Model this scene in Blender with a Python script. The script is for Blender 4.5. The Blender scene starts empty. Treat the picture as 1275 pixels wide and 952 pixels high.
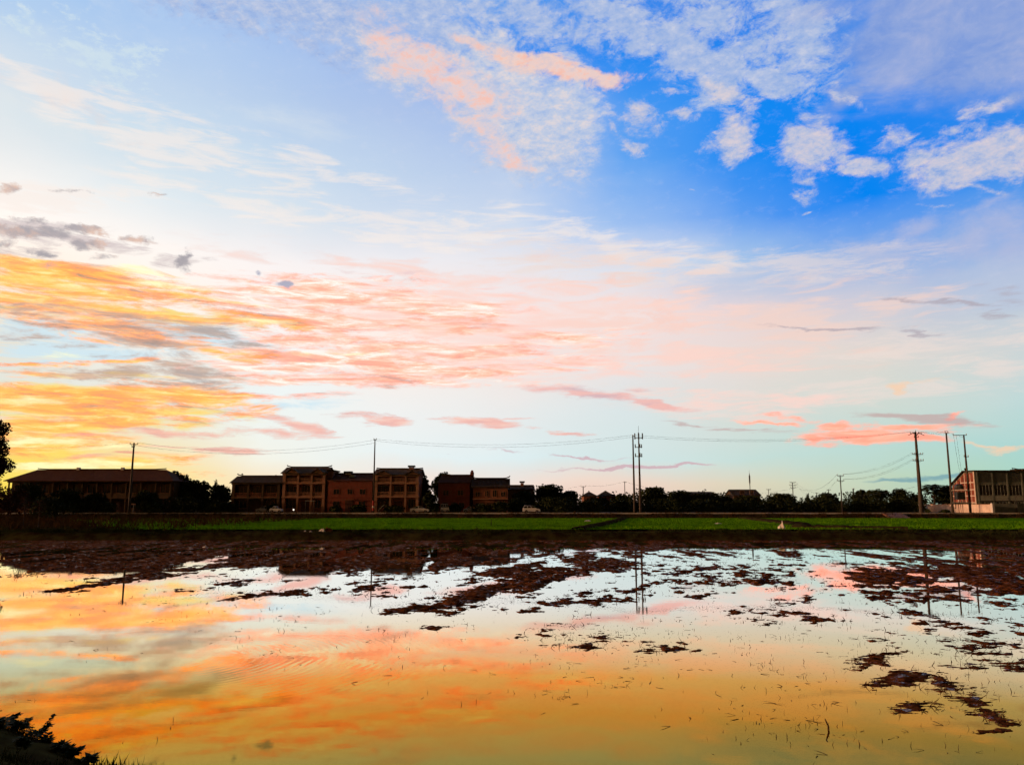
import bpy, bmesh, math, random
import numpy as np
from mathutils import Vector, Matrix
R = math.radians
random.seed(7)
rng = np.random.default_rng(11)
scn = bpy.context.scene
col = scn.collection

# ------------------------------------------------------------------ camera
W_PX, H_PX, F_PX = 1275.0, 952.0, 981.0
PITCH = R(8.8)
CAM = Vector((0, 0, 3.66))
cam_d = bpy.data.cameras.new('camera')
cam = bpy.data.objects.new('camera', cam_d)
col.objects.link(cam)
cam.location = CAM
cam.rotation_euler = (R(90) + PITCH, 0, 0)
cam_d.sensor_width = 36.0
cam_d.lens = 36.0 * F_PX / W_PX
cam_d.clip_start = 0.1
cam_d.clip_end = 20000
scn.camera = cam
CP, SP = math.cos(PITCH), math.sin(PITCH)

def ray(px, py):
    """direction of the photograph's pixel, as measured in the place (y forward, z up)"""
    u = (px - W_PX / 2) / F_PX
    v = (H_PX / 2 - py) / F_PX
    return Vector((u, CP - v * SP, SP + v * CP))

def P(px, py, Y):
    d = ray(px, py)
    return CAM + d * (Y / d.y)

def G(px, py, z=0.0):
    """the ground point at height z seen at a pixel"""
    d = ray(px, py)
    return CAM + d * ((z - CAM.z) / d.z)

def XS(px, Y, z):
    """x at depth Y and height z for pixel column px"""
    dz = (z - CAM.z) / Y
    v = (dz * CP - SP) / (CP + dz * SP)
    return (px - W_PX / 2) / F_PX * Y / (CP - v * SP)

def azel(px, py):
    d = ray(px, py)
    return math.atan2(d.x, d.y), math.atan2(d.z, math.hypot(d.x, d.y))

def lin(c):
    o = []
    for x in c[:3]:
        x = x / 255.0
        o.append(x / 12.92 if x <= 0.04045 else ((x + 0.055) / 1.055) ** 2.4)
    return (o[0], o[1], o[2], 1.0)

# ------------------------------------------------------------------ colour management
scn.view_settings.view_transform = 'Standard'
scn.view_settings.look = 'None'
scn.view_settings.gamma = 1.0
scn.view_settings.exposure = 0.0
scn.view_settings.use_curve_mapping = False
scn.cycles.max_bounces = 5
scn.cycles.diffuse_bounces = 2
scn.cycles.glossy_bounces = 3
scn.cycles.transparent_max_bounces = 4
scn.cycles.use_denoising = True
scn.cycles.use_adaptive_sampling = True
scn.cycles.adaptive_threshold = 0.03
scn.cycles.adaptive_min_samples = 8
# ------------------------------------------------------------------ sky
world = bpy.data.worlds.new('World')
scn.world = world
world.use_nodes = True
nt = world.node_tree
for n in list(nt.nodes):
    nt.nodes.remove(n)

class NB:
    """small helper that writes node trees"""
    def __init__(s, nt): s.nt = nt
    def put(s, sock, v):
        if hasattr(v, 'is_linked') or isinstance(v, bpy.types.NodeSocket): s.nt.links.new(v, sock)
        else: sock.default_value = v
    def math(s, op, a, b=None, c=None, clamp=False):
        n = s.nt.nodes.new('ShaderNodeMath'); n.operation = op; n.use_clamp = clamp
        s.put(n.inputs[0], a)
        if b is not None: s.put(n.inputs[1], b)
        if c is not None: s.put(n.inputs[2], c)
        return n.outputs[0]
    def vmath(s, op, a, b=None):
        n = s.nt.nodes.new('ShaderNodeVectorMath'); n.operation = op
        s.put(n.inputs[0], a)
        if b is not None: s.put(n.inputs[1], b)
        return n.outputs['Value'] if op in ('LENGTH', 'DOT_PRODUCT') else n.outputs[0]
    def noise(s, vec, scale, detail=4, rough=0.55, dist=0.0):
        n = s.nt.nodes.new('ShaderNodeTexNoise'); n.noise_dimensions = '3D'
        s.put(n.inputs['Vector'], vec)
        n.inputs['Scale'].default_value = scale; n.inputs['Detail'].default_value = detail
        n.inputs['Roughness'].default_value = rough; n.inputs['Distortion'].default_value = dist
        return n
    def mapping(s, vec, loc=(0, 0, 0), rot=(0, 0, 0), scale=(1, 1, 1), kind='POINT'):
        n = s.nt.nodes.new('ShaderNodeMapping'); n.vector_type = kind
        s.put(n.inputs['Vector'], vec)
        if kind != 'NORMAL': n.inputs['Location'].default_value = loc
        n.inputs['Rotation'].default_value = rot
        n.inputs['Scale'].default_value = scale
        return n.outputs[0]
    def smooth(s, x, lo, hi, a=0.0, b=1.0):
        n = s.nt.nodes.new('ShaderNodeMapRange'); n.interpolation_type = 'SMOOTHSTEP'
        s.put(n.inputs[0], x)
        n.inputs[1].default_value = lo; n.inputs[2].default_value = hi
        n.inputs[3].default_value = a; n.inputs[4].default_value = b
        return n.outputs[0]
    def lerp(s, x, lo, hi, a=0.0, b=1.0):
        n = s.nt.nodes.new('ShaderNodeMapRange')
        s.put(n.inputs[0], x)
        n.inputs[1].default_value = lo; n.inputs[2].default_value = hi
        n.inputs[3].default_value = a; n.inputs[4].default_value = b
        return n.outputs[0]
    def mix(s, f, a, b, blend='MIX'):
        n = s.nt.nodes.new('ShaderNodeMix'); n.data_type = 'RGBA'; n.blend_type = blend
        s.put(n.inputs[0], f); s.put(n.inputs[6], a); s.put(n.inputs[7], b)
        return n.outputs[2]
    def ramp(s, f, stops, interp='LINEAR'):
        n = s.nt.nodes.new('ShaderNodeValToRGB'); n.color_ramp.interpolation = interp
        e = n.color_ramp.elements
        while len(e) > 1: e.remove(e[-1])
        e[0].position = stops[0][0]; e[0].color = stops[0][1]
        for p, c in stops[1:]:
            q = e.new(p); q.color = c
        s.put(n.inputs[0], f)
        return n.outputs[0]

b = NB(nt)
tc = nt.nodes.new('ShaderNodeTexCoord')
sep = nt.nodes.new('ShaderNodeSeparateXYZ'); nt.links.new(tc.outputs['Generated'], sep.inputs[0])
dx, dy, dz = sep.outputs
az = b.math('ARCTAN2', dx, dy)
hor = b.math('SQRT', b.math('ADD', b.math('MULTIPLY', dx, dx), b.math('MULTIPLY', dy, dy)))
el = b.math('ARCTAN2', dz, hor)
cmb = nt.nodes.new('ShaderNodeCombineXYZ'); nt.links.new(az, cmb.inputs[0]); nt.links.new(el, cmb.inputs[1])
AE = cmb.outputs[0]                       # (azimuth, elevation) in radians

# physical dusk sky underneath, seen away from the sunset
SUN_AZ, SUN_EL = R(-98), R(5.0)
nis = nt.nodes.new('ShaderNodeTexSky'); nis.sky_type = 'NISHITA'; nis.sun_disc = False
nis.sun_elevation = SUN_EL; nis.sun_rotation = SUN_AZ
nis.dust_density = 2.0
nish = b.mix(1.0, nis.outputs[0], (0.070, 0.034, 0.016, 1), 'MULTIPLY')

# soft colours of the evening sky: colour table over azimuth and elevation
XCOL = [0, 160, 320, 480, 640, 800, 960, 1120, 1275]
YROW = [0, 80, 160, 240, 320, 400, 480, 560, 600, 630]
TAB = [
 [(165,200,240),(168,200,240),(160,192,240),(145,180,235),(95,158,235),(45,130,236),(55,128,230),(80,140,226),(110,140,215)],
 [(216,228,236),(196,216,238),(176,200,236),(165,190,234),(60,140,240),(25,138,242),(12,132,242),(30,136,238),(80,138,225)],
 [(228,234,236),(212,229,239),(192,214,237),(182,202,234),(172,194,234),(35,148,243),(0,134,243),(4,130,242),(30,136,238)],
 [(252,243,236),(230,237,240),(210,228,240),(198,217,238),(192,211,237),(85,162,241),(0,134,242),(5,132,242),(50,144,237)],
 [(254,243,234),(254,243,234),(248,240,237),(234,235,241),(228,232,241),(216,226,240),(150,190,233),(148,184,228),(158,188,224)],
 [(250,222,180),(252,238,220),(253,240,232),(254,236,226),(252,230,224),(248,224,218),(238,214,208),(228,215,210),(210,210,213)],
 [(215,232,240),(225,238,242),(225,240,245),(246,236,230),(246,230,224),(226,228,230),(232,217,208),(212,218,210),(195,218,218)],
 [(255,226,135),(252,226,160),(240,240,228),(226,240,243),(214,238,243),(203,231,232),(194,222,217),(186,218,211),(168,213,209)],
 [(255,228,95),(255,226,120),(252,230,190),(248,230,215),(244,224,212),(238,213,195),(215,213,185),(193,213,188),(165,213,193)],
 [(255,212,60),(255,212,100),(250,212,165),(245,212,192),(238,202,185),(228,193,175),(203,198,172),(188,202,176),(162,200,182)],
]
TAB = np.array([[lin(c)[:3] for c in r] for r in TAB])
def tab(px, py):
    px = min(max(px, 0), 1275); py = min(max(py, 0), 630)
    i = max(j for j in range(len(XCOL) - 1) if XCOL[j] <= px or j == 0); i = min(i, len(XCOL) - 2)
    j = max(k for k in range(len(YROW) - 1) if YROW[k] <= py or k == 0)
    s = (px - XCOL[i]) / (XCOL[i + 1] - XCOL[i]); t = (py - YROW[j]) / (YROW[j + 1] - YROW[j])
    c = (TAB[j][i] * (1 - s) + TAB[j][i + 1] * s) * (1 - t) + (TAB[j + 1][i] * (1 - s) + TAB[j + 1][i + 1] * s) * t
    return c
def pix_of(a, e):
    d = Vector((math.sin(a) * math.cos(e), math.cos(a) * math.cos(e), math.sin(e)))
    f = d.y * CP + d.z * SP; v = (-d.y * SP + d.z * CP) / f
    return W_PX / 2 + F_PX * d.x / f, H_PX / 2 - F_PX * v
# warp the coordinates a little so that nothing follows the table's lines
wn = b.noise(b.mapping(AE, scale=(2.2, 5.0, 1)), 1.6, 4, 0.55)
wv = b.vmath('MULTIPLY', b.vmath('SUBTRACT', wn.outputs['Color'], (0.5, 0.5, 0.5)), (0.16, 0.07, 0.0))
AEW = b.vmath('ADD', AE, wv)
sw = nt.nodes.new('ShaderNodeSeparateXYZ'); nt.links.new(AEW, sw.inputs[0])
azw, elw = sw.outputs[0], sw.outputs[1]
AZS = [R(a) for a in (-34, -25.5, -17, -8.5, 0, 8.5, 17, 25.5, 34)]
EL0, EL1 = R(-1), R(38)
elt = b.lerp(elw, EL0, EL1)
base = None
for k, a in enumerate(AZS):
    stops = []
    for e in [R(x) for x in (-0.5, 1.5, 3.5, 6.5, 10, 13.5, 17, 20.5, 24, 27.5, 31, 35)]:
        c = tab(*pix_of(a, e))
        stops.append(((e - EL0) / (EL1 - EL0), (c[0], c[1], c[2], 1)))
    rc = b.ramp(elt, stops)
    base = rc if base is None else b.mix(b.lerp(azw, AZS[k - 1], a), base, rc)

# away from the picture the painted evening colours give way to the physical dusk sky
edge = b.math('MULTIPLY', b.smooth(b.math('ABSOLUTE', az), R(44), R(75), 1, 0), b.smooth(el, R(34), R(55), 1, 0))

# ------------------------------------------------------------------ clouds
def blobs(items, coords):
    """soft elliptic patches: (x, y, rx, ry, clockwise tilt, strength) read off the photograph as sky directions"""
    acc = None
    for (x, y, rx, ry, rot, st) in items:
        a0, e0 = azel(x, y)
        ax, ex = azel(x + rx * math.cos(R(rot)), y + rx * math.sin(R(rot)))
        ay, ey = azel(x - ry * math.sin(R(rot)), y + ry * math.cos(R(rot)))
        r1 = math.hypot(ax - a0, ex - e0); r2 = math.hypot(ay - a0, ey - e0)
        th = math.atan2(ex - e0, ax - a0)
        v = b.mapping(coords, (a0, e0, 0), (0, 0, th), (r1 * 1.5, r2 * 1.5, 1), 'TEXTURE')
        g = nt.nodes.new('ShaderNodeTexGradient'); g.gradient_type = 'SPHERICAL'
        nt.links.new(v, g.inputs[0])
        w = b.math('MULTIPLY', g.outputs['Fac'], st)
        acc = w if acc is None else b.math('MAXIMUM', acc, w)
    return acc

def warp(scale, mapscale, amp, rot=0.0, detail=4):
    n = b.noise(b.mapping(AE, rot=(0, 0, rot), scale=mapscale), scale, detail, 0.6)
    v = b.vmath('MULTIPLY', b.vmath('SUBTRACT', n.outputs['Color'], (0.5, 0.5, 0.5)), (amp[0], amp[1], 0.0))
    return b.vmath('ADD', AE, v)

def layer(base, items, tex, colour, opacity=1.0, thr=(0.30, 0.62), k=0.9, coords=None):
    m = blobs(items, coords)
    d = b.math('MULTIPLY_ADD', b.math('SUBTRACT', tex, 0.5), k * 2.7, m)
    gate = b.smooth(m, 0.0, 0.28)
    lo, hi = thr
    a = b.math('MULTIPLY', b.math('MULTIPLY', b.smooth(d, lo - .06, hi + .18), gate), opacity)
    return b.mix(a, base, colour)

W_PUFF = warp(9.0, (1, 1.3, 1), (0.10, 0.07), 0.0, 6)
W_STRK = warp(5.0, (1.2, 5.0, 1), (0.22, 0.04), 0.0, 7)
W_FINE = warp(16.0, (1, 2.0, 1), (0.07, 0.03), 0.0, 7)
t_puff = b.noise(b.mapping(AE, rot=(0, 0, R(25)), scale=(1, 1.5, 1)), 17.0, 8, 0.62, 0.4).outputs['Fac']
t_pf2 = b.noise(b.mapping(AE, loc=(5, 2, 1), rot=(0, 0, R(-35)), scale=(1, 1.7, 1)), 24.0, 10, 0.70, 0.3).outputs['Fac']
t_mott = b.noise(b.mapping(AE, rot=(0, 0, R(-30)), scale=(1, 1.9, 1)), 46.0, 7, 0.70, 0.15).outputs['Fac']
t_strk = b.noise(b.mapping(AE, rot=(0, 0, R(2)), scale=(1, 9.0, 1)), 8.0, 9, 0.66, 0.3).outputs['Fac']
t_str2 = b.noise(b.mapping(AE, loc=(3.1, 1.7, 0.5), rot=(0, 0, R(5)), scale=(1, 6.0, 1)), 12.0, 8, 0.62, 0.5).outputs['Fac']
t_st3 = b.noise(b.mapping(AE, loc=(7, 4, 2), rot=(0, 0, R(3)), scale=(1, 6.5, 1)), 10.0, 12, 0.74, 0.5).outputs['Fac']
t_st3b = b.noise(b.mapping(AE, loc=(1, 9, 5), rot=(0, 0, R(5)), scale=(1, 6.0, 1)), 11.0, 10, 0.72, 0.5).outputs['Fac']
t_fine = b.noise(b.mapping(AE, loc=(1.3, 0.4, 2.5), rot=(0, 0, R(3)), scale=(1, 8.0, 1)), 15.0, 7, 0.68, 0.5).outputs['Fac']
t_wide = b.noise(b.mapping(AE, loc=(0.7, 2.2, 1.0), rot=(0, 0, R(-20)), scale=(1, 2.4, 1)), 5.0, 7, 0.6, 0.3).outputs['Fac']
def L(*c): return lin(c)
def LH(k, *c):
    # sunlit cloud, brighter than the film can hold in the red
    a = lin(c); return (a[0]*k, a[1], a[2], 1)

c = base
# thin wide veils
c = layer(c, [(120,60,190,60,10,.5),(330,150,160,30,15,.35),(60,150,120,40,15,.4)], t_wide, L(226,232,234), .55, (.3,.75), 1.0, W_PUFF)
c = layer(c, [(130,75,60,30,30,.8),(170,65,50,12,0,.8),(40,40,50,18,60,.6),(90,30,30,30,60,.5)], t_mott, L(208,226,236), .75, (.25,.7), 1.2, W_FINE)
c = layer(c, [(168,178,34,12,5,.7),(60,120,120,26,15,.45)], t_puff, L(240,215,205), .6, (.3,.7), .8, W_FINE)
c = layer(c, [(70,115,120,24,18,.9),(220,185,150,24,14,.9),(40,235,110,18,4,.9),(330,255,170,20,8,.8),(520,285,180,22,4,.8),(180,130,90,14,24,.7),(760,300,150,24,10,.7),(420,215,120,16,14,.6)], t_str2, L(248,236,228), .62, (.2,.7), 1.2, W_PUFF)
c = layer(c, [(760,330,200,30,4,.8),(1000,330,180,22,-6,.8),(1170,430,160,24,-4,.8),(1100,480,180,18,-3,.8),(900,500,160,16,2,.7),(1230,470,90,14,-6,.8)], t_st3b, L(240,222,214), .6, (.2,.7), 1.2, W_STRK)
# the lavender sheet at the top
lav = b.ramp(t_mott, [(0.3, L(140,172,226)), (0.5, L(172,190,226)), (0.66, L(196,204,226))])
c = layer(c, [(300,15,120,35,12,.8),(430,30,120,45,18,.95),(560,40,150,48,22,.9),(660,20,130,34,10,.7),(760,20,90,45,10,.8),
              (860,62,100,44,22,1.0),(945,95,60,22,24,1.0),(900,15,130,40,0,.7),(985,50,70,70,30,.8)],
          t_pf2, lav, .95, (.10,.52), 1.05, W_PUFF)
lav2 = b.ramp(t_puff, [(0.3, L(120,152,218)), (0.5, L(150,170,218)), (0.66, L(172,182,218))])
c = layer(c, [(1120,40,150,85,-20,.95),(1230,50,130,110,-20,1.0),(1060,118,70,22,-35,.8),(1270,120,80,30,-20,.8),(1010,20,100,50,0,.7),(1180,120,60,20,-20,.6)],
          t_wide, lav2, .85, (.2,.55), .8, W_PUFF)
# the mottled sheet in the middle of the top
mot = b.ramp(t_mott, [(0.35, L(168,190,228)), (0.5, L(196,205,226)), (0.62, L(222,214,218))])
c = layer(c, [(500,85,80,28,28,.8),(640,140,100,62,35,1.05),(690,150,55,70,20,1.0),(600,110,60,40,30,1.0),(690,200,30,20,60,.5)], t_pf2, mot, .95, (.06,.46), .75, W_FINE)
peach = b.ramp(t_mott, [(0.35, L(210,206,220)), (0.5, L(234,208,206)), (0.64, L(250,190,172))])
c = layer(c, [(500,66,60,26,35,1.0),(560,98,80,26,30,1.1),(600,118,50,18,20,.9),(545,120,50,14,30,.7),(625,192,40,12,22,1.1),(600,160,40,18,40,.6)], t_pf2, peach, .92, (.12,.70), .8, W_FINE)
wht = b.ramp(t_mott, [(0.35, L(222,202,204)), (0.5, L(240,208,198)), (0.64, L(250,190,168))])
c = layer(c, [(690,84,92,15,9,1.5),(655,72,40,10,10,1.2),(740,92,50,12,6,1.3)], t_pf2, wht, .95, (.35,.8), .8, W_FINE)
c = layer(c, [(590,55,30,7,25,.7)], t_puff, wht, .8, (.3,.6), .8, W_FINE)
# small puffs on the deep blue
puf = b.ramp(t_mott, [(0.33, L(140,170,224)), (0.48, L(190,196,220)), (0.62, L(216,206,214))])
c = layer(c, [(915,168,28,26,-50,1.4),(905,190,18,18,-70,1.0),(885,180,22,22,-50,.5),(1012,185,40,32,0,1.6),(1008,222,13,24,10,1.0),(1003,238,14,5,0,.9),(960,190,40,12,0,.4),
              (795,146,22,20,40,1.1),(850,143,26,7,8,.9),(790,186,14,6,0,.8),(835,117,22,4,0,.9),(770,160,30,8,60,.5),
              (1085,206,36,11,-4,1.5),(1115,178,26,18,-15,1.0),(1160,178,40,9,-8,.8),(1150,196,50,16,-14,1.2),(1190,205,70,28,-14,1.5),(1240,190,66,36,-10,1.5),(1205,232,46,7,8,1.1),(1130,216,20,8,0,.6),(1185,165,20,8,0,.9),(1240,130,50,9,-20,.9),
              (905,112,52,12,26,1.1),(940,122,20,5,0,.9),(1050,122,26,8,30,.9),(1007,262,8,3,-20,.8),(865,236,5,4,0,1.0),(1170,258,30,3,0,.5)], t_pf2, puf, .95, (.20,.84), 1.15, W_FINE)
# wide lilac veil on the right
c = layer(c, [(1190,310,170,36,-8,.9),(1130,290,60,16,-25,.7),(1275,290,90,26,-5,.8),(1230,265,60,10,-20,.5)], t_wide, L(182,188,220), .75, (.25,.7), .9, W_PUFF)
c = layer(c, [(1000,345,150,30,-10,.7),(1240,350,120,30,0,.7)], t_wide, L(190,200,222), .55, (.2,.7), .9, W_PUFF)
c = layer(c, [(1000,400,150,48,-8,.8),(930,440,150,30,-5,.7),(1090,375,120,20,-8,.6),(800,350,110,30,10,.6),(780,410,120,40,0,.5)], t_str2, L(244,212,200), .7, (.2,.7), 1.1, W_STRK)
c = layer(c, [(830,392,44,20,30,.8),(765,352,26,10,45,.5),(855,405,30,8,0,.7)], t_mott, L(250,206,192), .6, (.3,.7), 1.0, W_FINE)
# thin mauve streaks, right
mau = L(176,166,176)
c = layer(c, [(1160,379,66,4,6,.9),(1110,374,30,2.5,4,.7),(1230,392,40,3,6,.6),(1240,375,46,10,4,.5),(1060,407,80,2.2,3,.9),(1160,412,46,2.5,4,1.0),(1000,403,60,2,2,.6),(1255,362,40,8,0,.5)], t_strk, mau, .72, (.22,.6), .7, W_STRK)
# pink streaks across the middle
pk = b.ramp(t_fine, [(0.34, L(220,162,146)), (0.45, LH(1.4,250,180,150)), (0.54, LH(1.2,255,212,184)), (0.62, L(255,244,232))])
c = layer(c, [(350,362,72,9,6,1.1),(420,372,90,16,5,1.2),(520,384,110,18,2,1.2),(610,380,70,10,2,.7),(430,402,120,16,2,1.1),(360,398,80,14,2,1.0),(560,410,90,14,0,.8),
              (330,440,60,12,3,1.0),(420,446,140,18,2,1.1),(520,462,130,16,2,1.1),(380,470,110,9,1,.9),(600,430,120,18,0,.7),(690,420,110,14,0,.6),(720,450,90,10,0,.5),(640,480,60,6,2,.4),(480,372,150,26,3,.7),(430,425,160,30,2,.8),(560,440,170,34,1,.75),(330,380,70,16,4,.8),(300,455,70,14,3,.8),(360,490,90,6,1,.5)], t_st3, pk, .92, (.16,.66), 1.35, W_STRK)
c = layer(c, [(600,350,280,16,4,.5),(700,380,220,24,0,.6),(650,400,230,30,0,.6),(700,455,200,24,0,.6),(860,440,150,30,0,.5),(420,330,160,12,3,.4),(900,500,140,20,3,.6)], t_str2, L(254,216,205), .8, (.15,.65), 1.1, W_STRK)
ros = b.ramp(t_fine, [(0.36, L(206,172,182)), (0.55, L(244,184,176))])
c = layer(c, [(740,494,70,5,3,1.1),(820,500,66,5,5,1.1),(700,488,50,5,2,.8),(780,486,50,4,2,.5)], t_strk, ros, .85, (.25,.6), .7, W_STRK)
# pale blue gaps behind the gold
c = layer(c, [(60,418,90,13,2,1.3),(200,408,60,10,0,1.2),(240,420,80,13,3,1.3),(130,438,90,10,0,1.2),(30,432,60,12,0,1.3),(60,450,90,6,0,.9),(330,500,120,8,0,.7),(200,515,60,4,0,.5),(230,470,50,6,10,.6)], t_st3b, L(206,232,244), .85, (.25,.65), .9, W_STRK)
# gold at the left
c = layer(c, [(60,346,120,16,4,.9),(150,388,150,9,5,.9),(30,386,60,6,2,.8),(100,505,190,26,1,.9),(60,560,120,22,0,.9),(230,490,90,10,2,.7),(250,400,70,10,3,.7),(260,375,60,7,3,.6),(120,470,110,6,0,.7),(70,525,120,10,2,.9)], t_str2, b.ramp(t_fine, [(0.35, L(252,214,110)), (0.6, L(255,226,100))]), .85, (.2,.6), 1.0, W_STRK)
org = b.ramp(t_fine, [(0.34, L(196,152,122)), (0.45, LH(1.4,240,170,100)), (0.56, LH(1.5,255,200,100)), (0.66, L(255,238,160))])
c = layer(c, [(50,338,80,10,4,1.1),(130,352,110,9,6,1.1),(210,372,80,8,6,.9),(40,372,90,12,4,1.0),(140,412,110,12,5,1.0),(215,425,60,8,6,.8),(270,440,60,9,6,.9),
              (260,436,50,9,2,.8),(110,495,130,12,2,1.2),(210,488,110,12,2,1.1),(60,488,70,9,1,1.0),(30,535,50,14,2,1.2),(120,524,120,6,1,1.1),(90,508,150,7,1,1.0),(300,498,46,8,4,.7),(40,465,46,5,2,1.0),(140,446,70,5,-6,.9),(20,452,40,3,0,.7),(70,553,110,5,2,.8),(150,590,110,4,0,.5),(110,370,170,34,5,.8),(110,505,190,28,1,.8),(300,400,70,14,4,.7),(60,540,110,20,1,.8),(240,510,90,12,2,.7),(160,575,140,8,0,.6)], t_st3, org, .92, (.18,.62), 1.35, W_STRK)
gry = b.ramp(t_fine, [(0.34, L(168,150,144)), (0.5, L(196,166,150)), (0.64, L(232,184,150))])
c = layer(c, [(110,412,90,8,6,.9),(190,422,80,10,4,1.0),(40,398,50,7,4,.8),(250,412,50,10,10,.9),(30,380,30,8,0,.6),(150,464,120,10,-2,1.0),(210,452,70,14,10,.9),(230,475,90,6,4,.8),(60,514,100,3,1,.8),(300,427,26,8,4,.7),(120,400,150,20,5,.7),(40,420,60,8,3,.8),(210,465,100,14,4,.9)], t_st3b, gry, .82, (.24,.66), 1.2, W_STRK)
# grey clouds, left
c = layer(c, [(50,288,90,18,6,1.0),(130,302,60,10,8,.9),(20,312,50,12,0,.8),(230,330,30,10,0,.6)], t_st3b, L(206,190,192), .7, (.2,.7), 1.2, W_STRK)
dk = b.ramp(t_puff, [(0.32, L(150,148,158)), (0.5, L(176,168,172)), (0.64, L(226,190,172))])
c = layer(c, [(20,288,44,11,8,1.3),(64,290,30,9,8,1.2),(100,286,24,6,6,1.3),(108,303,20,9,12,1.2),(165,301,24,5,4,1.1),(30,272,36,6,6,.9),(12,304,24,6,0,.9),(50,318,22,7,12,.9),(232,324,14,10,-30,1.0),(60,332,16,5,0,.5),(14,236,20,7,0,.9),(85,243,34,3,4,.7),(196,239,17,3,4,.9),(130,320,16,4,0,.5),(148,332,12,4,0,.4)], t_pf2, dk, .9, (.3,.7), 1.0, W_FINE)
c = layer(c, [(356,354,18,7,4,1.3),(322,342,9,4,0,.8)], t_puff, L(166,170,192), .9, (.35,.6), .7, W_FINE)
c = layer(c, [(520,342,40,3,2,.7),(700,338,30,2,-3,.5),(440,338,50,3,0,.4)], t_puff, L(238,208,208), .7, (.3,.6), .8, W_FINE)
# the brightest gaps towards the sun
c = layer(c, [(50,546,70,7,0,1.0),(80,578,100,7,0,1.0),(160,560,60,5,2,.7),(30,500,50,5,0,.7),(180,342,60,8,6,.8),(230,360,60,6,5,.7),(320,400,50,6,2,.6),(420,436,70,4,0,.6),(60,440,60,5,0,.6)], t_st3b, L(255,248,190), .85, (.3,.7), .9, W_STRK)
# rose dashes low in the middle
cor = b.ramp(t_fine, [(0.34, L(226,160,156)), (0.5, L(248,170,154)), (0.64, L(255,198,178))])
c = layer(c, [(500,522,34,7,6,1.2),(470,518,60,4,3,.7),(600,528,46,7,4,1.3),(640,522,30,3,-4,.8),(575,523,34,5,4,.9),(705,537,40,4,2,1.2),(372,528,44,8,10,1.1),(330,538,60,6,3,1.0),(400,540,36,5,0,.8),(215,535,74,6,4,1.2),(300,522,44,4,0,.7),(160,530,40,6,6,.7),(90,538,66,5,2,.7),(310,565,44,3.5,0,.9),(235,560,46,3,0,.8),(130,568,60,3,0,.7)], t_st3, cor, .74, (.22,.66), 1.0, W_STRK)
cor2 = b.ramp(t_fine, [(0.34, LH(1.3,246,156,130)), (0.5, LH(1.4,255,172,140)), (0.64, LH(1.2,255,196,166))])
c = layer(c, [(1075,540,72,10,2,1.5),(1020,544,40,8,0,1.0),(1130,532,60,6,-6,1.2),(1140,545,50,6,0,1.1),(1040,530,40,6,4,.9),(950,528,60,3,4,1.0),(980,522,40,4,6,.6),(1195,519,20,4,-8,1.1),(1190,528,50,4,0,.7),(1160,536,40,5,0,.7)], t_st3, cor2, .88, (.24,.68), .95, W_FINE)
c = layer(c, [(1252,558,26,4,4,.9),(1225,553,24,2.5,12,.7),(1120,481,8,9,10,.9),(1150,470,40,4,-10,.5)], t_st3, L(250,208,172), .75, (.2,.7), .9, W_FINE)
c = layer(c, [(1120,521,70,5,2,1.1),(1180,530,70,6,2,1.1),(1230,530,30,3,2,.7),(870,523,46,3,3,.9),(920,531,60,3,3,.7)], t_strk, L(196,166,164), .75, (.3,.6), .7, W_STRK)
c = layer(c, [(720,568,34,2.2,4,1.2),(750,570,40,2,2,.8),(790,582,110,2.2,-2,1.3),(860,579,50,1.6,-2,1.0),(620,562,26,2,2,.7),(560,563,16,2,0,.6)], t_strk, L(208,170,180), .8, (.3,.6), .6, W_FINE)
c = layer(c, [(1180,594,70,5,0,1.4),(1120,595,40,3,0,1.0),(1250,596,40,4,0,1.0)], t_strk, L(112,158,172), .75, (.3,.7), .5, W_FINE)
# faint fine grain of high cirrus over the upper half
c = b.mix(b.smooth(b.math('MULTIPLY', t_mott, b.smooth(el, R(2), R(8), .0, 1)), .5, .8, 0, .10), c, L(246,236,236))

# the brightest sky holds more light than the film shows
ss = nt.nodes.new('ShaderNodeSeparateColor'); nt.links.new(c, ss.inputs[0])
c = b.vmath('MULTIPLY', c, b.smooth(ss.outputs[1], .78, 1.0, 1.0, 1.18))
sky = b.mix(edge, nish, c)
# ground colour below the horizon, so nothing bright shines up from under the land
world.cycles.sampling_method = "MANUAL"; world.cycles.sample_map_resolution = 256
bg = nt.nodes.new('ShaderNodeBackground'); nt.links.new(sky, bg.inputs[0]); bg.inputs[1].default_value = 1.0
out = nt.nodes.new('ShaderNodeOutputWorld'); nt.links.new(bg.outputs[0], out.inputs[0])

sun_d = bpy.data.lights.new('sun', 'SUN'); sun_d.energy = 2.6; sun_d.angle = R(1.0); sun_d.color = (1.0, 0.56, 0.30)
sun = bpy.data.objects.new('sun', sun_d); col.objects.link(sun)
sdir = Vector((math.sin(SUN_AZ) * math.cos(SUN_EL), math.cos(SUN_AZ) * math.cos(SUN_EL), math.sin(SUN_EL)))
sun.rotation_euler = (-sdir).to_track_quat('-Z', 'Y').to_euler()
# ------------------------------------------------------------------ object helpers
def tag(o, label=None, cat=None, group=None, kind=None):
    if label: o['label'] = label
    if cat: o['category'] = cat
    if group: o['group'] = group
    if kind: o['kind'] = kind
    return o

def thing(name, label, cat, loc=(0, 0, 0), rotz=0.0, group=None):
    o = bpy.data.objects.new(name, None); col.objects.link(o)
    o.empty_display_size = 0.3
    o.location = loc; o.rotation_euler = (0, 0, rotz)
    return tag(o, label, cat, group)

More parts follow.
